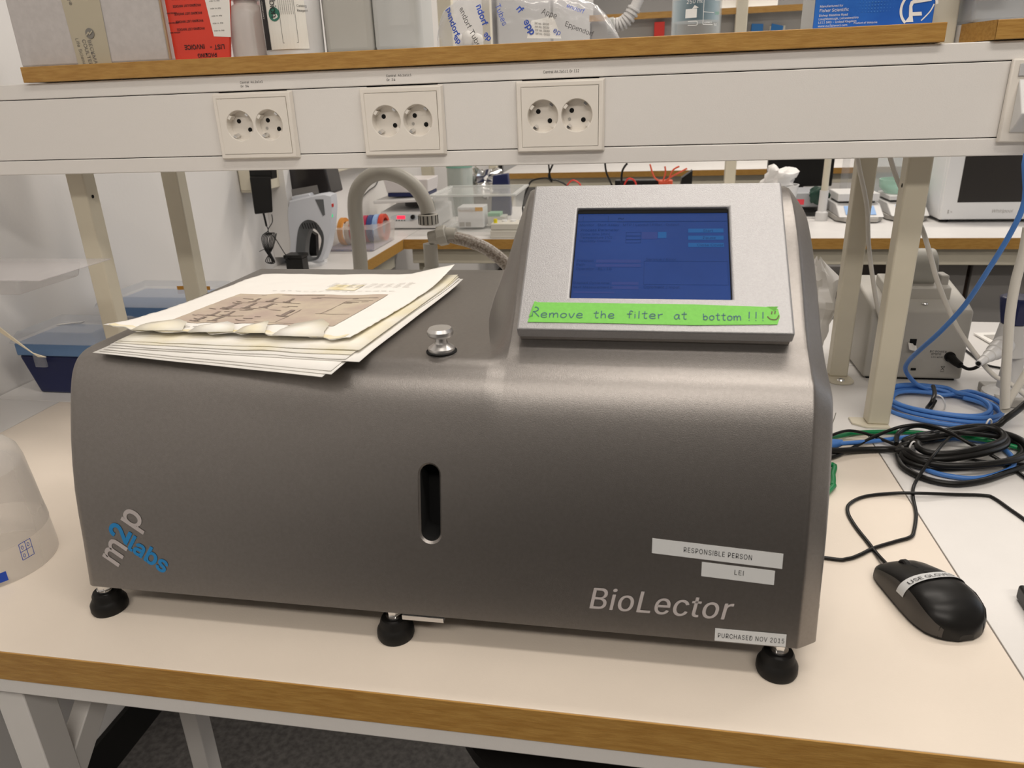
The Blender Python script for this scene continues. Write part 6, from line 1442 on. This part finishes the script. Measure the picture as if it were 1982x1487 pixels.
# instruments and leads on the far bench, partly hidden by the console
def lead(lab, pts, r, m): MB().tube([Vector(p) for p in pts], r, n=6).build('lead', m, None, lab, 'cable', None, smooth=60)
yl = 2.62
lead('looped black lead hanging behind the left top of the console', [(-0.3736, 2.6200, 1.1131), (-0.3912, 2.6200, 1.0687), (-0.3788, 2.6200, 1.0439), (-0.3999, 2.6200, 1.0586), (-0.4601, 2.6200, 1.0493), (-0.4826, 2.6200, 1.0123), (-0.5012, 2.6200, 0.9664), (*(-0.5012, 2.6200, 0.9664)[:2], .904)], .0040, M_BLACK)
lead('black lead arching right from the hanging loop', [(-0.3905, 2.6200, 1.1134), (-0.3829, 2.6200, 1.0584), (-0.3532, 2.6200, 1.0477), (-0.3215, 2.6200, 1.0308), (-0.3004, 2.6200, 1.0016), (*(-0.3004, 2.6200, 1.0016)[:2], .904)], .0036, M_BLACK)
lead('small red lead arch left behind the console top', [(-0.3216, 2.6200, 1.0225), (-0.2939, 2.6200, 1.0488), (-0.2644, 2.6200, 1.0340), (-0.2581, 2.6200, 1.0093)], .0032, M_RED)
lead('black lead coming down in the middle behind the console', [(-0.1628, 2.6200, 1.1131), (-0.1561, 2.6200, 1.0749), (-0.1346, 2.6200, 1.0280), (-0.1217, 2.6200, 1.0034), (*(-0.1217, 2.6200, 1.0034)[:2], .904)], .0040, M_BLACK)
lead('thick black lead curving beside the middle red loop', [(-0.0745, 2.6200, 1.1114), (-0.0923, 2.6200, 1.0838), (-0.0956, 2.6200, 1.0437), (-0.0866, 2.6200, 1.0111), (*(-0.0866, 2.6200, 1.0111)[:2], .904)], .0045, M_BLACK)
lead('red loop of wire in the middle behind the console', [(-0.0889, 2.6200, 1.0193), (-0.0690, 2.6200, 1.0513), (-0.0441, 2.6200, 1.0429), (-0.0352, 2.6200, 1.0185)], .0034, M_RED)
lead('long orange red lead crossing the far bench behind the console', [(0.0151, 2.6200, 1.1057), (0.0373, 2.6200, 1.0516), (0.0824, 2.6200, 1.0369), (0.1047, 2.6200, 1.0803), (0.1300, 2.6200, 1.0957)], .0034, mat('orange_lead', (.62, .09, .04), .4))
lead('orange red lead dropping beside the small amplifier', [(0.0739, 2.6200, 1.0967), (0.0770, 2.6200, 1.0709), (0.0703, 2.6200, 1.0371), (0.1018, 2.6200, 1.0566), (0.1604, 2.6200, 1.0872)], .0034, mat('orange_lead', (.62, .09, .04), .4))
t = thing('small_amplifier', 'small orange box with black knob behind the console top', 'instrument', ((0.0837, 2.6400, 1.0186)[0], 2.66, .9))
q = (0.0524, 2.6400, 1.0352); B((q[0], 2.64, .9002), (q[0] + .055, 2.69, q[2] + .004)).build('housing', mat('orange_lead', (.62, .09, .04), .4), t, bevel=.003)
t = thing('power_strip', 'long black instrument row behind the top edge of the console', 'instrument', ((-0.0194, 2.7000, 1.0133)[0], 2.7, .9))
q = (-0.1256, 2.7000, 1.0356); q2 = (0.0532, 2.7000, 1.0328); B((q[0], 2.70, .9002), (q2[0], 2.76, q[2])).build('housing', M_BLACK, t, bevel=.003)
q = (0.1254, 2.7000, 1.0420); q2 = (0.1871, 2.7000, 1.0410); 
t = thing('black_case', 'black slanted case behind the console top, right of the orange box', 'case', (q[0] + .03, 2.7, .9))
MB().prism([(q[0], 2.70, .9002), (q2[0], 2.70, .9002), (q2[0], 2.70, q[2] + .03), (q[0] + .02, 2.70, q[2])], (0, .06, 0)).build('case_body', M_BLACK, t, bevel=.002)
t = thing('foil_bundle', 'glittering crumpled foil beyond the clear storage tub', 'foil', ((-0.7051, 2.8000, 1.0449)[0], 2.8, .9))
q = (-0.7051, 2.8000, 1.0449)
blobm((q[0], 2.8, q[2] - .01), .055, .04, .055, M_CHROME, 'crumpled_foil', t, 1.2, 9)
B((q[0] - .09, 2.78, .9002), (q[0] + .06, 2.86, q[2] - .055)).build('grey_holder', M_GREY, t, bevel=.004)
t = thing('blue_pouch', 'dark blue pouch beyond the clear storage tub', 'pouch', ((-0.6377, 2.7500, 1.0382)[0], 2.75, .9))
q = (-0.6076, 2.7500, 1.0507)
MB().hexa([(q[0] - .045, 2.68, .9002), (q[0] + .045, 2.68, .9002), (q[0] + .045, 2.72, .9002), (q[0] - .045, 2.72, .9002), (q[0] - .030, 2.68, q[2] + .015), (q[0] + .035, 2.68, q[2] + .023), (q[0] + .035, 2.72, q[2] + .023), (q[0] - .030, 2.72, q[2] + .015)]).build('pouch_body', M_NAVY, t, bevel=.004)
t = thing('chair', 'black stool seat edge just below the bench front', 'stool', (-.08, .22, 0))
MB().lathe([(.0, .0), (.15, .0), (.165, .015), (.165, .035), (.14, .055), (.0, .062)], (-.075, .335, .56), n=40).build('seat', M_BLACK, t, smooth=40)
MB().lathe([(.0, .0), (.025, .0), (.025, .50), (.0, .50)], (-.075, .335, .059), n=20).build('column', M_CHROME, t, smooth=40)
for k in range(5):
    a = 2 * PI * k / 5; MB().tube([(-.075, .335, .07), (-.075 + .24 * math.cos(a), .335 + .24 * math.sin(a), .045)], .016, n=10, straight=True).build('leg', M_BLACK, t)
    MB().lathe([(.0, -.012), (.025, -.012), (.025, .012), (.0, .012)], (-.075 + .24 * math.cos(a), .335 + .24 * math.sin(a), .0255), axis='X', n=18).build('castor', M_BLACK, t, smooth=40)
